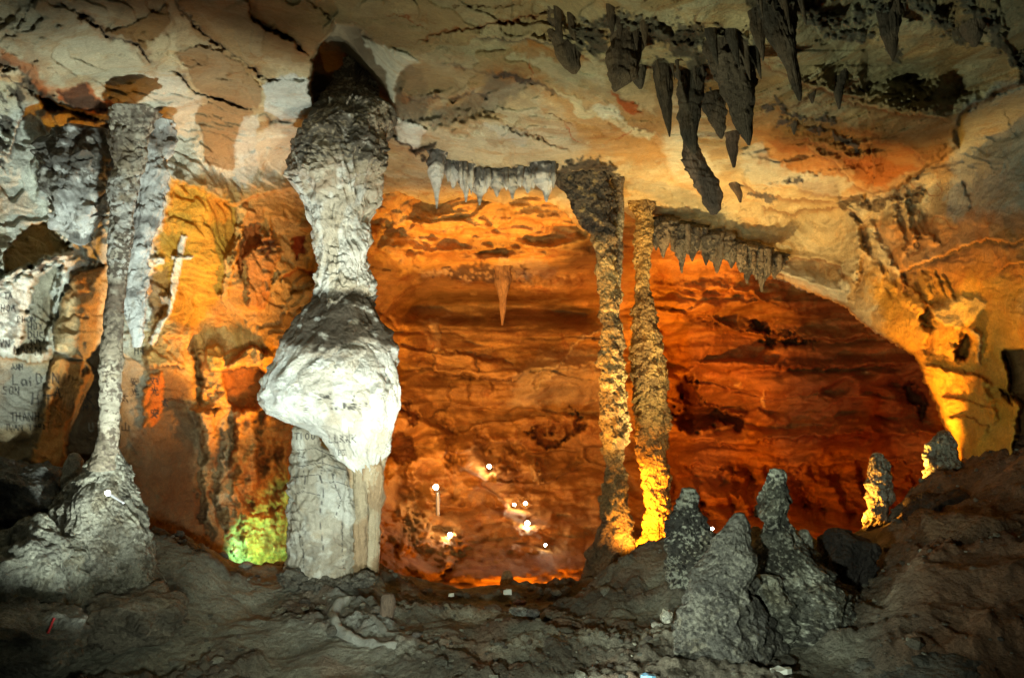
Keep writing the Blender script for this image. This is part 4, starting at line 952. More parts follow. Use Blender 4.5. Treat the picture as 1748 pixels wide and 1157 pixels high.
# ---- hanging mass joining the column to the ceiling (upper left)
def single(name, label, cat, rows, Yd, mat, group=None, **k):
    o = pillar(name, rows, Yd, mat, **k); return tagk(o, label, cat, group)
single('flowstone_drapery', 'lumpy dark crusted drapery hanging under the ceiling crack beside the slender column', 'drapery',
       [(225, 95, 190), (250, 78, 195), (290, 68, 198), (330, 74, 190), (360, 85, 178), (390, 100, 165), (410, 118, 155), (418, 130, 145)], 12.6, M_FLOW,
       cols=((.60, .61, .56), (.42, .41, .35)), seg=200, res=1.4, kd=.8, amp=.16, worl=(.12, 4), rings=(.08, .2), flute=(.08, 6), seed=11,
       stain=[(225, 300, (.06, .055, .045), .9), (300, 345, (.07, .065, .05), .62), (395, 420, (.07, .065, .05), .8)], fleck=(.10, .09, .07), fleckv=(200, 330))
single('flowstone_drapery', 'white drapery with dark ripples hanging right beside the slender column below the fissure end', 'drapery',
       [(205, 226, 292), (240, 226, 290), (270, 222, 282), (300, 230, 292), (330, 224, 284), (370, 226, 276), (400, 214, 262), (430, 216, 264), (470, 210, 250), (500, 212, 252), (560, 216, 246), (592, 226, 240)], 13.0, M_FLOW,
       cols=((.55, .57, .53), (.42, .42, .38)), seg=120, res=1.5, kd=.7, amp=.14, worl=(.09, 4), rings=(.06, .25), flute=(.06, 5), seed=12, stain=[(225, 262, (.12, .10, .08), .8), (375, 395, DARK, .7), (405, 420, DARK, .7), (495, 506, DARK, .75)])

# ---- twin columns
YC = 16.6
a1 = [(240, 950, 1024), (268, 932, 1044), (285, 934, 1048), (310, 946, 1048), (340, 968, 1046), (370, 985, 1050), (400, 1002, 1052), (430, 1010, 1048), (470, 1018, 1056), (510, 1022, 1060), (540, 1022, 1058), (560, 1024, 1062), (590, 1022, 1066), (640, 1024, 1072), (690, 1020, 1070), (740, 1021, 1072), (770, 1030, 1068), (800, 1034, 1066), (850, 1028, 1076), (890, 1028, 1080), (915, 1034, 1084), (950, 1030, 1090)]
pc = single('knobbly_column', 'left column of the pair, gnarled, forking where it spreads into a black crusted ceiling ledge', 'column', a1, YC, M_POP, 'twin columns',
       cols=((.50, .34, .13), (.26, .165, .07)), seg=150, res=1.8, kd=.9, amp=.09, worl=(.15, 4.6), rings=(.06, .3), flute=(.05, 7), seed=21,
       stain=[(270, 400, (.05, .045, .04), .9), (400, 440, (.2, .17, .12), .4), (530, 556, DARK, .8)])
single('fluted_stalactite', 'narrow rust coloured offshoot column in front of the forked left column', 'stalactite',
       [(300, 1030, 1064), (335, 1040, 1066), (350, 1046, 1066), (370, 1044, 1066), (420, 1036, 1064), (470, 1026, 1062), (520, 1034, 1058), (555, 1040, 1052)], YC + .25, M_POP,
       cols=((.40, .33, .20), (.2, .13, .07)), seg=60, res=2, amp=.05, worl=(.05, 6), rings=(.03, .2), flute=(.03, 7), seed=22)
a2 = [(310, 1056, 1134), (340, 1066, 1124), (356, 1076, 1116), (370, 1083, 1112), (400, 1080, 1116), (440, 1084, 1112), (480, 1084, 1110), (500, 1084, 1112), (520, 1080, 1118), (550, 1078, 1124), (590, 1078, 1132), (640, 1076, 1142), (690, 1080, 1140), (740, 1082, 1140), (790, 1088, 1140), (830, 1094, 1142), (870, 1100, 1146), (905, 1100, 1148), (940, 1096, 1150)]
single('knobbly_column', 'right column of the pair, free of the ledge, glowing orange at its foot', 'column', a2, A.at(1098, 350) - .25, M_POP, 'twin columns',
       cols=((.50, .34, .13), (.25, .165, .075)), seg=150, res=1.5, kd=.9, amp=.08, worl=(.14, 4.6), rings=(.07, .22), flute=(.06, 9), seed=23, stain=[(495, 512, DARK, .6)])
single('rubble_mound', 'brown rubble heap against the foot of the left twin column', 'rock',
       [(884, 1028, 1046), (900, 1018, 1050), (930, 1006, 1056), (960, 998, 1062), (990, 990, 1068)], YC - .1, M_POP, cols=((.2, .13, .07),), seg=80, amp=.12, worl=(.1, 4), seed=24)

# ---- ceiling ledge draperies: a row of short scalloped stalactites
led = [(733, 754, 262, 356, 'long thin scalloped stalactite at the left end of the ceiling ledge'),
       (755, 785, 282, 322, 'stubby white drapery beside the long thin one at the left end of the ledge'),
       (784, 806, 284, 345, 'pointed pale stalactite third from the left end of the ceiling ledge'),
       (806, 832, 294, 350, 'dark tipped stalactite under the middle of the ceiling ledge'),
       (832, 862, 296, 336, 'broad short drapery right of the dark tipped one on the ceiling ledge'),
       (862, 884, 294, 340, 'narrow drapery under the right half of the ceiling ledge'),
       (884, 915, 292, 330, 'wide blunt drapery left of the black crusted ledge end'),
       (915, 948, 284, 345, 'grey fluted drapery touching the black crusted head of the twin column')]
def tuft(x0, x1, v0, v1, n, rs, tp=40):
    """a main hanging lobe and n smaller ones beside it"""
    w = x1 - x0; c = x0 + w * rs.uniform(.4, .6); L = v1 - v0; jig = lambda a: rs.uniform(-a, a) * w
    main = [(v0 - tp, c - w * .6, c + w * .6, .3), (v0 - 2, c - w * .6, c + w * .6), (v0 + L * .25, c - w * .54 + jig(.05), c + w * .52 + jig(.05)),
            (v0 + L * .45, c - w * .46 + jig(.06), c + w * .42 + jig(.06)), (v0 + L * .6, c - w * .32 + jig(.06), c + w * .3 + jig(.04)), (v0 + L * .72, c - w * .16, c + w * .17), (v0 + L * .88, c - w * .1, c + w * .1), (v1, c - 1.5, c + 1.5)]
    ex = []
    for q in range(n):
        d = x0 + w * (q + rs.uniform(.2, .8)) / n; ww = w * rs.uniform(.12, .24); l2 = L * rs.uniform(.45, .8)
        ex.append(([(v0 - 8, d - ww * .8, d + ww * .8), (v0 + l2 * .4, d - ww * .9, d + ww * .8), (v0 + l2 * .7, d - ww * .7, d + ww * .65), (v0 + l2 * .9, d - ww * .35, d + ww * .3), (v0 + l2, d - .8, d + .8)], rs.uniform(-.3, .1)))
    return main, ex
for i, (x0, x1, v0, v1, lb) in enumerate(led):
    m_, ex = tuft(x0 - 2, x1 + 5, v0, v1, (1, 2, 3, 1, 4, 2, 3, 2)[i], random.Random(i + 5))
    single('ledge_stalactite', lb, 'stalactite', m_, min(A.at(c, v0 - 4) for c in (x0, (x0 + x1) / 2, x1)) + .05, M_FLOW,
           'stalactites along the ceiling ledge', extra=ex, cols=((.60, .59, .53), (.42, .40, .34)), seg=70, res=1.5, kd=1, amp=.14, worl=(.10, 5), rings=(.06, .2), flute=(.08, 6), seed=30 + i,
           stain=[(v0 - 18, v0 + (v1 - v0) * .3, (.06, .055, .05), .9), (v1 - 14, v1, (.1, .09, .08), .6)])
# ---- short tufted fringe under the right ceiling edge
fr = [(1120, 1150, 386, 440, 17.8), (1148, 1172, 392, 466, 17.8), (1170, 1200, 396, 446, 17.7), (1206, 1240, 408, 466, 17.6), (1238, 1262, 420, 458, 17.5), (1262, 1290, 428, 484, 17.4), (1288, 1312, 434, 498, 17.3), (1308, 1330, 442, 476, 17.2)]
frl = ['first tufted black stalactite right of the twin columns', 'longest tip of the first black tuft right of the twin columns', 'blunt black tuft third right of the twin columns',
       'round dark tuft alone in the middle of the right ceiling fringe', 'small dark tuft just left of the three at the fringe end', 'left one of the three big tufts ending the fringe', 'longest tuft near the right end of the fringe', 'last short dark tuft against the pale rock at the fringe end']
for i, (x0, x1, v0, v1, Yd) in enumerate(fr):
    m_, ex = tuft(x0 - 4, x1 + 5, v0 + (i * 7) % 5 - 3, v1, (4, 3, 6, 5, 3, 4, 7, 3)[i], random.Random(i + 55), 10)
    single('fringe_stalactite', frl[i], 'stalactite', m_, min(A.at((x0 + x1) / 2, v0 - 2), 19.5) - .1, M_DARK,
           'tufted stalactites under the right ceiling edge', extra=ex, cols=((.17, .135, .09), (.045, .04, .032)), seg=70, res=1.3, amp=.12, worl=(.14, 7), fleck=(.22, .18, .12), rings=(.02, .2), flute=(.12, 9), seed=50 + i)
single('hanging_stalactite', 'small brown stalactite hanging alone from the dark ledge in the orange chamber', 'stalactite',
       [(430, 836, 880), (462, 846, 874), (480, 841, 875), (496, 846, 868), (508, 851, 865), (530, 852, 864), (555, 856, 859)], B.at(856, 458) - .1, M_DARK, cols=((.34, .2, .1),), seg=40, amp=.08, worl=(.06, 3), flute=(.05, 6), seed=61)

# ---- upper right cluster
SD = ((.14, .10, .066), (.065, .052, .038))
big = [
 ('broad fluted brown stalactite with a ragged double tip, left of the cluster', [(35, 1044, 1098), (60, 1040, 1102), (100, 1040, 1100), (130, 1041, 1098), (150, 1044, 1062), (157, 1048, 1052)], 11.4, 71),
 ('narrow tip beside the broad fluted brown stalactite', [(60, 1070, 1104), (110, 1072, 1102), (140, 1080, 1100), (152, 1090, 1096)], 11.7, 72),
 ('thin spearlike stalactite in front of the white rock, left of the largest cone', [(70, 1098, 1150), (110, 1110, 1150), (150, 1116, 1148), (190, 1128, 1148), (220, 1138, 1146), (234, 1142, 1144)], 11.6, 73),
 ('dull brown lumpy stalactite between the spear and the largest cone', [(60, 1140, 1200), (120, 1148, 1206), (170, 1160, 1204), (200, 1158, 1196), (240, 1168, 1194), (262, 1180, 1190)], 12.0, 74),
 ('largest grey cone shaped stalactite with a sharp tip', [(50, 1205, 1262), (75, 1202, 1284), (100, 1206, 1294), (140, 1222, 1292), (180, 1240, 1290), (220, 1256, 1286), (248, 1276, 1281)], 10.9, 75),
 ('ragged brown stalactite hanging at the left flank of the largest cone', [(120, 1180, 1226), (160, 1188, 1232), (195, 1200, 1238), (220, 1216, 1238), (237, 1229, 1234)], 11.2, 76),
 ('slim stalactite whose tip hangs below the largest cone', [(180, 1232, 1262), (225, 1236, 1264), (255, 1242, 1262), (286, 1250, 1255)], 11.6, 77),
 ('long tiered scaly stalactite with a toothed end, lowest of the cluster', [(225, 1166, 1190), (250, 1164, 1192), (275, 1168, 1208), (300, 1176, 1220), (325, 1186, 1226), (345, 1196, 1230), (358, 1206, 1230), (366, 1212, 1224)], 12.6, 78),
 ('little cone right of the scaly stalactite end', [(285, 1232, 1262), (310, 1240, 1262), (330, 1254, 1268), (346, 1262, 1266)], 13.0, 79),
 ('slim dark stalactite at the top edge left of the long dark one', [(-30, 1270, 1315), (20, 1276, 1310), (60, 1284, 1308), (90, 1296, 1306), (104, 1301, 1304)], 9.2, 80),
 ('long dark stalactite with a bent tip at the top edge', [(-40, 1290, 1362), (20, 1300, 1360), (60, 1312, 1364), (90, 1330, 1364), (120, 1342, 1366), (150, 1352, 1370), (172, 1362, 1368)], 9.0, 81),
 ('small isolated grey stalactite right of the long dark one', [(136, 1418, 1442), (150, 1420, 1441), (170, 1426, 1438), (187, 1431, 1434)], 11.4, 82),
 ('dark clustered stalactite at the top between isolated one and right corner', [(-30, 1480, 1540), (20, 1494, 1536), (60, 1502, 1534), (90, 1516, 1532), (104, 1523, 1526)], 9.3, 83),
 ('short black stalactite near the top right corner', [(10, 1600, 1660), (40, 1628, 1676), (65, 1645, 1676), (80, 1662, 1668)], 9.6, 84),
 ('brown stub stalactite left of the broad fluted one', [(60, 940, 1000), (90, 948, 998), (115, 962, 994), (126, 975, 985)], 12.6, 85),
 ('tiny dark tooth left of the long dark stalactite tip in the cluster', [(150, 1376, 1396), (165, 1380, 1392), (177, 1385, 1388)], 11.8, 86),
 ('tiny grey tooth low on the tan ceiling right of the cluster', [(195, 1344, 1366), (210, 1348, 1362), (230, 1354, 1357)], 12.6, 87),
]
rsb = random.Random(4)
for lb, rows, Yd, sd in big:
    w0 = rows[1][2] - rows[1][1]; cc_ = (rows[1][1] + rows[1][2]) / 2
    Yd = min(A.at(cc_ + q_ * w0, rows[1][0]) for q_ in (-.4, 0, .4)) + .03
    if sd == 78: Yd = A.at(1215, 235)
    Yd += .55 * w0 / 2 / F * Yd
    rows = [(rows[0][0] - 55, rows[0][1] - 12, rows[0][2] + 12), (rows[0][0] - 14, rows[0][1] - 6, rows[0][2] + 6)] + rows
    ex = []
    if w0 > 30:
        for q in range(5):
            d = cc_ + w0 * (q / 4 - .5) * .9; l2 = (rows[-1][0] - rows[1][0]) * rsb.uniform(.22, .5); v0 = rows[1][0]; ww = w0 * .13
            dr = (rows[-1][1] - rows[1][1]) * .25
            ex.append(([(v0 - 50, d - ww * 1.3, d + ww * 1.3), (v0 + l2 * .4, d - ww + dr * .4, d + ww + dr * .4), (v0 + l2 * .8, d - ww * .5 + dr * .8, d + ww * .4 + dr * .8), (v0 + l2, d - 1 + dr, d + 1 + dr)], rsb.uniform(-.35, -.1)))
    single('stalactite', lb, 'stalactite', rows, Yd, M_DARK, 'stalactites of the upper right cluster', extra=ex, cols=SD if sd not in (71, 73, 85, 77) else ((.17, .11, .062), (.09, .062, .04)), seg=84, res=1.7, kd=.85,
           amp=.13, worl=(.07, 7), rings=(.06, .14) if sd in (76, 78) else (.02, .2), flute=(.07, 8), seed=sd)
# scattered teeth over the crusted band of the ceiling
# ================================================================== STALAGMITES
g = [
 ('stalagmite', 'tiered grey stalagmite left of the group, ringed like stacked cups', [(834, 1166, 1190), (850, 1162, 1196), (870, 1154, 1200), (895, 1146, 1206), (920, 1140, 1212), (950, 1134, 1216), (980, 1136, 1222), (1010, 1140, 1232), (1040, 1140, 1240)], 12.6, ((.09, .09, .075), (.04, .04, .035)), (.09, .2), 91),
 ('stalagmite', 'smooth pointed grey stalagmite second from left in the group', [(876, 1254, 1272), (890, 1244, 1280), (920, 1228, 1286), (950, 1208, 1288), (980, 1186, 1292), (1010, 1172, 1300), (1040, 1158, 1312), (1075, 1142, 1325), (1110, 1126, 1335)], 11.0, ((.13, .13, .11), (.07, .07, .06)), (.02, .3), 92),
 ('stalagmite', 'tallest stalagmite with a black capped spire over a broad knobbly body', [(801, 1312, 1334), (820, 1304, 1342), (850, 1292, 1350), (880, 1286, 1354), (890, 1300, 1346), (905, 1298, 1356), (930, 1298, 1368), (960, 1288, 1402), (990, 1278, 1430), (1020, 1272, 1460), (1060, 1278, 1488), (1095, 1290, 1498), (1125, 1300, 1502)], 11.6, ((.12, .125, .10), (.05, .05, .04)), (.04, .24), 93),
 ('stalagmite', 'small round knob stalagmite right of the tall spire', [(904, 1366, 1380), (915, 1360, 1386), (935, 1358, 1390), (970, 1354, 1398)], 11.8, ((.22, .22, .18),), (.0, .2), 94),
 ('stalagmite', 'low black hump behind the knob stalagmite', [(905, 1410, 1450), (920, 1396, 1475), (960, 1385, 1494), (1010, 1384, 1500), (1060, 1384, 1504)], 12.4, ((.045, .04, .035),), (.0, .2), 95),
 ('stalagmite', 'leaning column stalagmite on the brown slope with an orange lit left side', [(774, 1488, 1506), (786, 1483, 1518), (820, 1480, 1524), (850, 1482, 1528), (875, 1480, 1526), (900, 1470, 1518), (930, 1456, 1516)], 14.5, ((.33, .28, .21), (.2, .16, .11)), (.02, .3), 96),
 ('stalagmite', 'stubby stalagmite at the top of the brown slope below the yellow buttress', [(736, 1600, 1620), (755, 1588, 1634), (790, 1584, 1640), (830, 1576, 1644), (870, 1570, 1650)], 14.9, ((.30, .25, .18), (.18, .14, .10)), (.04, .3), 97),
]
for nm, lb, rows, Yd, cs, rg, sd in g:
    kw = {}
    if sd == 93: kw['extra'] = [([(925, 1290, 1370), (960, 1262, 1400), (1000, 1225, 1440), (1040, 1190, 1475), (1080, 1165, 1500), (1130, 1135, 1525)], .25), ([(960, 1340, 1390), (1000, 1350, 1430), (1050, 1370, 1470), (1120, 1400, 1505)], -.1), ([(985, 1284, 1330), (1030, 1276, 1350), (1110, 1270, 1370)], -.45)]
    if sd == 93: kw['stain'] = [(801, 830, (.06, .06, .055), .95), (886, 905, (.04, .04, .035), .9)]
    if sd == 91: kw['stain'] = [(834, 860, (.08, .08, .07), .8)]
    single(nm, lb, 'stalagmite', rows, Yd, M_POP, 'stalagmites on the right', cols=cs, seg=260, res=1.2, kd=.85, amp=.15, worl=(.11 if sd != 92 else .08, 5.2), rings=rg, flute=(.05, 7), seed=sd, fleck=((.42, .44, .36) if sd != 92 else (.22, .22, .18)) if sd != 95 else None, **kw)
single('small_stalagmite', 'little stump glowing orange beyond the floor edge in the middle', 'stalagmite', [(974, 860, 872), (980, 856, 876), (1000, 852, 880), (1012, 850, 882)], 17.0, M_POP, cols=((.44, .3, .16),), seg=40, amp=.04, worl=(.04, 9), seed=98)
single('small_stalagmite', 'blunt pale stump leaning on the left side of the fluted mound', 'stalagmite', [(774, 118, 134), (785, 112, 142), (810, 104, 146), (850, 100, 150), (900, 95, 150)], 12.2, M_POP, cols=((.3, .27, .2),), seg=60, amp=.05, worl=(.05, 6), seed=99)

# ================================================================== ROCKS
def boulder(name, label, u, v, w, h, Yd, c, seed, cat='rock', amp=.35, group=None, mat=None, sink=.25, depth=1.0):
    n, m = 90, 64
    th = np.linspace(0, 2 * math.pi, n, endpoint=False); ph = np.linspace(.02, math.pi - .02, m)
    TH, PH = np.meshgrid(th, ph)
    x, y, z = np.cos(TH) * np.sin(PH), np.sin(TH) * np.sin(PH), np.cos(PH)
    s = seed * 3.1
    f1, f2 = worley(x * 1.5 + s, y * 1.5, z * 1.5, seed)
    r = 1 + amp * fbm(x * 1.3 + s, y * 1.3, z * 1.3, 4, seed) + .35 * amp * (.8 - f1)
    g1, g2 = worley(x * 5 + s, y * 5, z * 5, seed + 3); r = r + .12 * amp * (.7 - g1) + .05 * fbm(x * 7, y * 7, z * 7, 3, seed + 5)
    rx, rz = w / 2 / F * Yd, h / 2 / F * Yd
    cx, cz = (u - CU) / F * Yd, CAMZ - (v - CV) / F * Yd
    co = np.stack([cx + x * r * rx, Yd + y * r * rx * depth, cz + z * r * rz], -1).reshape(-1, 3)
    mm = fbm(x * 2 + s, y * 2, z * 2, 4, seed + 8).reshape(-1, 1)
    cc = np.clip(np.array(c) * (1 + .6 * mm), .01, 1)
    idx = np.arange(n * m).reshape(m, n); nx = np.roll(idx, -1, 1)
    f = np.stack([idx[:-1], idx[1:], nx[1:], nx[:-1]], -1).reshape(-1, 4)
    f3 = np.vstack([f[:, [0, 1, 2]], f[:, [0, 2, 3]], np.stack([idx[0], nx[0], np.full(n, 0)], -1)[1:], np.stack([nx[-1], idx[-1], np.full(n, idx[-1, 0])], -1)[1:-1]])
    o = build(name, co, f3, cc, mat or M_POP, None, (cx, Yd, cz - rz))
    return tagk(o, label, cat, group)
boulder('boulder', 'big dark grey boulder at the left edge below the written wall', 30, 850, 170, 130, 12.2, (.14, .14, .12), 1)
boulder('boulder', 'grey green boulder at the lower left edge in front of the fluted mound', 45, 990, 190, 170, 10.8, (.25, .25, .19), 2)
boulder('boulder', 'rounded rock at the bottom left corner', 40, 1085, 200, 110, 10.0, (.19, .19, .15), 3)
boulder('boulder', 'knobbly rock spreading from the right foot of the fluted mound', 225, 1055, 170, 90, 11.2, (.22, .20, .15), 4)
boulder('boulder', 'flat topped brown rock under the green rock at the lower right', 1530, 1100, 80, 56, 10.8, (.20, .17, .12), 5)
boulder('boulder', 'dark green wet rock at the lower right above the brown one', 1610, 1075, 160, 70, 11.0, (.12, .13, .105), 6)
boulder('boulder', 'low dark rock along the bottom right corner', 1600, 1140, 230, 70, 10.2, (.10, .10, .08), 7)
boulder('boulder', 'brown rock against the slope at the right edge', 1690, 960, 260, 200, 12.8, (.14, .085, .045), 8)
boulder('boulder', 'dark rubble block on the slope below the stubby stalagmite', 1610, 880, 110, 80, 13.8, (.05, .035, .025), 9)
for i_, (u_, v_, w_, l_) in enumerate([(497, 985, 46, 'dark lump against the left foot of the white pillar'), (620, 988, 40, 'grey lump against the right foot of the white pillar'), (545, 1000, 60, 'flat muddy rock under the middle of the white pillar'), (585, 996, 34, 'small rough stone before the white pillar, right of the flat muddy rock')]):
    boulder('rock', l_, u_, v_, w_, w_ * .55, 13.0, (.13, .12, .09), 60 + i_, 'rock', .5)
boulder('stone', 'small white stone left of the stalagmite group', 1138, 1052, 20, 24, 11.6, (.55, .56, .48), 10, 'stone')
boulder('stone', 'white stone lying just below the other white one beside the stalagmites', 1122, 1068, 18, 12, 11.5, (.5, .5, .42), 11, 'stone')
boulder('stone', 'flat grey stone at the foot of the side curtain of the white pillar', 622, 972, 34, 14, 14.4, (.16, .15, .13), 12, 'stone')
boulder('stone', 'bluish stone lying on the trampled floor in the middle', 888, 1043, 32, 12, 12.2, (.26, .28, .26), 13, 'stone')
boulder('stone', 'dark stone touching the bluish stone on the right', 910, 1048, 24, 16, 12.1, (.14, .14, .13), 14, 'stone')
boulder('stone', 'reddish dark stone behind the bluish one', 888, 1028, 20, 7, 12.9, (.12, .05, .035), 15, 'stone')
boulder('stone', 'black stone on the floor below the bluish one', 875, 1063, 18, 12, 11.8, (.08, .075, .07), 16, 'stone')
for i, (u, v, w) in enumerate([(480, 1040, 16), (520, 1038, 14), (548, 1036, 16), (503, 1030, 10), (505, 965, 40), (560, 985, 60), (470, 985, 30)]):
    lbs = ['leftmost pebble of the pale trio left of the rimstone basin', 'middle pebble of the pale trio left of the rimstone basin', 'pebble closest to the rimstone basin wall', 'tiny pebble above the pale trio',
           'black lump at the left foot of the white pillar', 'wide dark rubble lump before the white pillar', 'dark rubble lump in front of the green glow']
    boulder('stone', lbs[i], u, v, w, w * .4, 3.75 * F / (v + 2 - CV) if i < 4 else 14.0, (.26, .25, .19) if i < 4 else (.10, .09, .07), 20 + i, 'stone', .5)

# ---- broken rimstone basin with a stub in it
def ribbon(name, pts, hgt, th, c, mat, parent=None, seed=1):
    """curved wall on the floor; pts in floor plan, hgt list"""
    n = 90; t = np.linspace(0, 1, n); p = np.array(pts, float); tp = np.linspace(0, 1, len(pts))
    x = np.interp(t, tp, p[:, 0]); y = np.interp(t, tp, p[:, 1]); h = np.interp(t, tp, hgt); z = np.interp(t, tp, p[:, 2])
    for _ in range(8):
        for a in (x, y, h, z): a[1:-1] = (a[:-2] + a[1:-1] * 2 + a[2:]) / 4
    dx, dy = np.gradient(x), np.gradient(y); l = np.hypot(dx, dy); nx, ny = -dy / l, dx / l
    prof = [(-th * .8, 0), (-th * .7, .5), (-th * .55, .85), (-th * .2, 1), (th * .25, 1), (th * .5, .8), (th * .8, .4), (th, 0)]
    co = []
    for a, b in prof:
        nn = .035 * fbm(x * 3, y * 3, b * 2 + seed, 4, seed)
        co.append(np.stack([x + nx * (a + nn), y + ny * (a + nn), z - .1 + (h * (1 + .35 * fbm(x * 5, y * 5, seed, 3, 3)) + .1) * b + nn * b], -1))
    co = np.stack(co, 1); k = len(prof)
    idx = np.arange(n * k).reshape(n, k)
    f = np.stack([idx[:-1, :-1], idx[1:, :-1], idx[1:, 1:], idx[:-1, 1:]], -1).reshape(-1, 4)
    cc = np.tile(np.array(c), (n * k, 1)) * (1 + .3 * fbm(co[..., 0] * 3, co[..., 1] * 3, co[..., 2] * 3, 4, 5).reshape(-1, 1))
    return build(name, co.reshape(-1, 3), f, cc, mat, parent, tuple(parent.location) if parent else (x[0], y[0], z[0]))
def fp(u, v):
    Yd = 3.72 * F / (v - CV); return ((u - CU) / F * Yd, Yd, floor_z(u, Yd))
rb = empty('rimstone_basin', fp(600, 1060))
tagk(rb, 'broken curved rim of a dry pool in the middle of the floor', 'rimstone basin')
ribbon('rim', [fp(640, 1024), fp(610, 1022), fp(580, 1028), fp(565, 1044), fp(572, 1062), fp(596, 1076), fp(640, 1087), fp(680, 1092)], [.01, .03, .06, .09, .11, .10, .07, .02], .10, (.22, .225, .19), M_FLOW, rb, 1)
ribbon('inner_rim', [fp(622, 1048), fp(640, 1060), fp(662, 1072), fp(700, 1084)], [.02, .04, .04, .01], .07, (.17, .17, .14), M_FLOW, rb, 2)
single('stump', 'square brown stub standing in the broken rimstone basin', 'stone', [(1014, 652, 672), (1022, 649, 676), (1045, 648, 674), (1062, 646, 672)], 11.9, M_DARK, cols=((.12, .085, .055),), seg=40, amp=.05, worl=(.03, 8), seed=110)

# ================================================================== LAMPS AND LITTER
M_BULB = plain_mat('lit_bulb', (.9, .9, .85), .3, (1.0, .93, .72), 60)
M_BULBW = plain_mat('lit_bulb_cool', (.9, .9, .9), .3, (.85, .95, 1.0), 40)
M_METAL = plain_mat('grey_metal', (.3, .3, .3), .4, metal=.6)
M_PAPER = plain_mat('white_paper', (.5, .53, .47), .7)
M_RED = plain_mat('red_plastic', (.45, .03, .03), .5)
M_BLUE = plain_mat('blue_plastic', (.12, .3, .45), .4)
def uvs(c, r, n=16, m=10, sq=(1, 1, 1)):
    th = np.linspace(0, 2 * math.pi, n, endpoint=False); ph = np.linspace(.05, math.pi - .05, m); TH, PH = np.meshgrid(th, ph)
    co = np.stack([c[0] + r * sq[0] * np.cos(TH) * np.sin(PH), c[1] + r * sq[1] * np.sin(TH) * np.sin(PH), c[2] + r * sq[2] * np.cos(PH)], -1).reshape(-1, 3)
    idx = np.arange(n * m).reshape(m, n); nx = np.roll(idx, -1, 1)
    return co, np.stack([idx[:-1], idx[1:], nx[1:], nx[:-1]], -1).reshape(-1, 4)
def tube(c0, c1, r0, r1, n=14):
    c0, c1 = np.array(c0, float), np.array(c1, float); d = c1 - c0; L = np.linalg.norm(d); d /= L
    a = np.cross(d, [0, 0, 1.0]); a = a / np.linalg.norm(a) if np.linalg.norm(a) > .01 else np.array([1.0, 0, 0]); b = np.cross(d, a)
    prof = [(0, .02), (0, r0), (.12, r0 * 1.1), (.9, r1), (1, r1 * .9), (1, .02)]
    th = np.linspace(0, 2 * math.pi, n, endpoint=False); co = []
    for t, r in prof: co += [c0 + d * L * t + (a * math.cos(q) + b * math.sin(q)) * r for q in th]
    idx = np.arange(n * len(prof)).reshape(-1, n); nx = np.roll(idx, -1, 1)
    return np.array(co), np.stack([idx[:-1], nx[:-1], nx[1:], idx[1:]], -1).reshape(-1, 4)
def Bsurf(u, v):
    i = int(np.clip((v - B.v0) / B.step, 0, B.nv - 1)); j = int(np.clip((u - B.u0) / B.step, 0, B.nu - 1))
    return float(B.D[i, j])
lamps = [(835, 796, .055, 'lit bulb highest on the orange slope'), (744, 831, .07, 'large lit lamp left on the orange slope, with a grey cable post'), (768, 912, .05, 'lit bulb low on the slope under the large left lamp'),
         (878, 861, .04, 'left bulb of the close pair in the middle of the orange slope'), (897, 859, .045, 'right bulb of the close pair in the middle of the orange slope'), (900, 893, .065, 'bright bulb right below the close pair'),
         (931, 930, .035, 'faint bulb lowest on the orange slope'), (1216, 902, .035, 'bulb between the tiered stalagmite and the pointed stalagmite'), (184, 841, .028, 'tiny white lamp on the fluted mound of the slender column')]
for i, (u, v, r, lb) in enumerate(lamps):
    if u > 300:
        Yd = Bsurf(u, v) - .5
    else: Yd = 10.55
    c = W(u, v, Yd)
    e = empty('cave_lamp', c); tagk(e, lb, 'lamp', 'small lit lamps')
    co, f = uvs(c, r * 1.05); build('bulb', co, f, None, M_BULBW if u < 300 else M_BULB, e, c)
    co, f = tube((c[0] + .0, c[1] + r * .6, c[2] - r * .3), (c[0] + .03, c[1] + .35, c[2] - .18), r * .6, r * .5); build('housing', co, f, None, M_METAL, e, c)
    if i == 1:
        co, f = tube((c[0] + .03, c[1] + .3, c[2] - .15), (c[0] + .03, c[1] + .3, c[2] - 1.1), .05, .05); build('post', co, f, None, M_METAL, e, c)
for u_, v_, p_ in ((744, 831, 26), (835, 796, 14), (900, 893, 20), (768, 912, 12), (888, 861, 12)):
    l_ = bpy.data.lights.new('cave_lamp_light', 'POINT'); l_.energy = p_; l_.color = (1, .62, .28); l_.shadow_soft_size = .04
    o_ = bpy.data.objects.new('cave_lamp_light', l_); col.objects.link(o_); o_.location = W(u_, v_, Bsurf(u_, v_) - .62)
def slab(name, label, cat, u, v, w, h, Yd, mat, rot=0, seed=0):
    rs = random.Random(seed); c = W(u, v, Yd); n = 10
    top = []; 
    for k in range(n):
        a = 2 * math.pi * k / n; q = .8 + .35 * rs.random(); top.append((math.cos(a) * w / 2 / F * Yd * q, math.sin(a) * w / 2 / F * Yd * .6 * q, h / F * Yd * (.5 + .6 * rs.random())))
    co = [(c[0] + a, c[1] + b, c[2] + z) for a, b, z in top] + [(c[0] + a * 1.05, c[1] + b * 1.05, c[2] + z * .3 - .02) for a, b, z in top] + [(c[0], c[1], c[2] + h / F * Yd)] + [(c[0], c[1], c[2] - .02)]
    f = []
    for k in range(n):
        j = (k + 1) % n; f += [(k, j, 2 * n), (n + k, j, k), (n + k, n + j, j), (n + j, n + k, 2 * n + 1)]
    o = build(name, co, f, None, mat, None, c, False); return tagk(o, label, cat)
slab('paper_scrap', 'crumpled white paper scrap near the floor edge below the glowing stump', 'litter', 867, 1013, 14, 8, 13.6, M_PAPER, 0, 1)
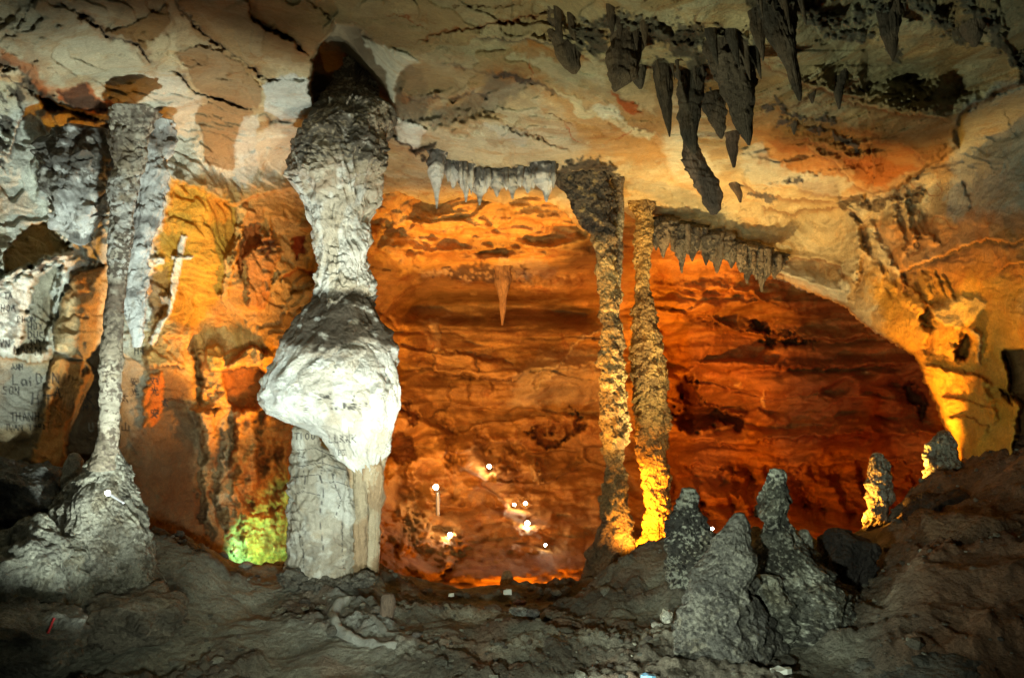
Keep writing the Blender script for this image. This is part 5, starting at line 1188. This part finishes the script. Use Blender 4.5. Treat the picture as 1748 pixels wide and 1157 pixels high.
slab('paper_scrap', 'small white scrap left of the crumpled one on the floor', 'litter', 770, 1016, 9, 4, 13.4, M_PAPER, 0, 2)
slab('paper_scrap', 'flat pale paper lying at the bottom right under the stalagmites', 'litter', 1335, 1146, 36, 8, 10.1, M_PAPER, 0, 3)
slab('plastic_scrap', 'pale blue plastic at the bottom edge of the floor', 'litter', 1107, 1154, 26, 4, 9.9, M_BLUE, 0, 4)
co, f = tube(W(82, 1080, 9.6), W(92, 1055, 9.7), .012, .012)
tagk(build('red_stick', co, f, None, M_RED, None, W(82, 1080, 9.6)), 'thin red stick leaning between the rocks at lower left', 'stick')

# ================================================================== LIGHTS
def spot(name, pos, tgt, W_, rgb, ang=100, blend=.8, r=.15):
    l = bpy.data.lights.new(name, 'SPOT'); l.energy = W_; l.color = rgb; l.spot_size = math.radians(ang); l.spot_blend = blend; l.shadow_soft_size = r
    o = bpy.data.objects.new(name, l); col.objects.link(o); o.location = pos
    from mathutils import Vector
    o.rotation_euler = (Vector(tgt) - Vector(pos)).to_track_quat('-Z', 'Y').to_euler()
    return o
def point(name, pos, W_, rgb, r=.1):
    l = bpy.data.lights.new(name, 'POINT'); l.energy = W_; l.color = rgb; l.shadow_soft_size = r
    o = bpy.data.objects.new(name, l); col.objects.link(o); o.location = pos; return o
COOL = (.88, 1.0, .92); ORANGE = (1, .30, .035); AMBER = (1, .52, .12); WARM = (1, .82, .55)
spot('floodlight_pillar', W(700, 1230, 8.2), W(558, 730, 13.5), 950, COOL, 68, 1)
spot('floodlight_ceiling', W(760, 1180, 9.5), W(840, 290, 15), 1400, (1, .96, .76), 82, 1)
spot('floodlight_left', W(300, 1200, 8.6), W(130, 400, 12.5), 2500, COOL, 78, 1)
spot('floodlight_right', (-1.6, 5.2, .6), W(1400, 170, 11), 1200, (.88, 1, .70), 88, 1)
spot('camera_fill', (-.8, 3.0, 2.1), W(900, 1030, 12.0), 2100, (.92, 1, .80), 88, 1, .2)  # added fill spot near the camera, brightens floor and stalagmites
spot('floodlight_stalagmites', W(880, 1190, 8.8), W(1340, 1000, 11.5), 420, (.9, 1, .84), 70, 1, .06)
spot('column_uplight', W(1190, 938, 15.7), W(1190, 330, 18), 2000, (1, .76, .34), 95, .9)
spot('column_front_light', W(880, 955, 14.4), W(1075, 560, 17.2), 1900, (1, .47, .07), 46, 1, .1)
spot('column_foot_light', W(1082, 946, 15.95), W(1070, 700, 17), 110, (1, .40, .05), 160, .8, .08)
spot('column_foot_light_right', W(1105, 925, 17.2), W(1110, 650, 18.3), 34, (1, .40, .05), 150, .8, .08)
spot('chamber_light_gold', W(850, 1050, 17.3), W(830, 370, 21.5), 6500, (1, .45, .045), 46, 1)
spot('chamber_light_left', W(660, 800, 18.3), W(790, 640, 25), 2100, (1, .42, .035), 80, 1)
spot('chamber_light_low', W(960, 1060, 17.2), W(860, 820, 24), 1300, (1, .32, .02), 95, 1)
spot('chamber_light_rake', W(1010, 1000, 17.6), W(1300, 560, 26), 6000, (1, .33, .015), 66, 1)
spot('chamber_light_deep', W(1500, 1040, 17.5), W(1420, 700, 24), 700, (1, .16, .01), 100, 1)
spot('nook_light', W(575, 800, 15.3), W(330, 520, 15.2), 1050, (1, .40, .035), 92, 1)
point('nook_light_low', W(470, 860, 15.4), 26, (1, .33, .03), .1)
spot('green_light', W(452, 962, 15.4), W(435, 925, 16.6), 170, (.30, 1, .48), 92, .6, .05)
spot('slope_light', W(1436, 884, 14.55), W(1540, 820, 14.8), 300, (1, .38, .035), 110, .7, .06)
spot('buttress_light', W(1545, 838, 15.1), W(1640, 530, 15.7), 800, (1, .46, .05), 100, 1)

w = bpy.data.worlds.new('World'); scene.world = w; w.use_nodes = True
w.node_tree.nodes['Background'].inputs[0].default_value = (.5, .6, .5, 1); w.node_tree.nodes['Background'].inputs[1].default_value = .004

cam = bpy.data.cameras.new('camera'); cam.lens = F / 1748 * 36; cam.sensor_width = 36; cam.clip_end = 200
co_ = bpy.data.objects.new('camera', cam); col.objects.link(co_); co_.location = (0, 0, CAMZ); co_.rotation_euler = (math.radians(90), 0, 0)
scene.camera = co_
vs = scene.view_settings; vs.view_transform = 'Standard'; vs.look = 'None'; vs.exposure = .45; vs.gamma = 1
scene.render.engine = 'CYCLES'
try:
    scene.cycles.use_denoising = True
    scene.cycles.max_bounces = 5; scene.cycles.diffuse_bounces = 2
except Exception: pass
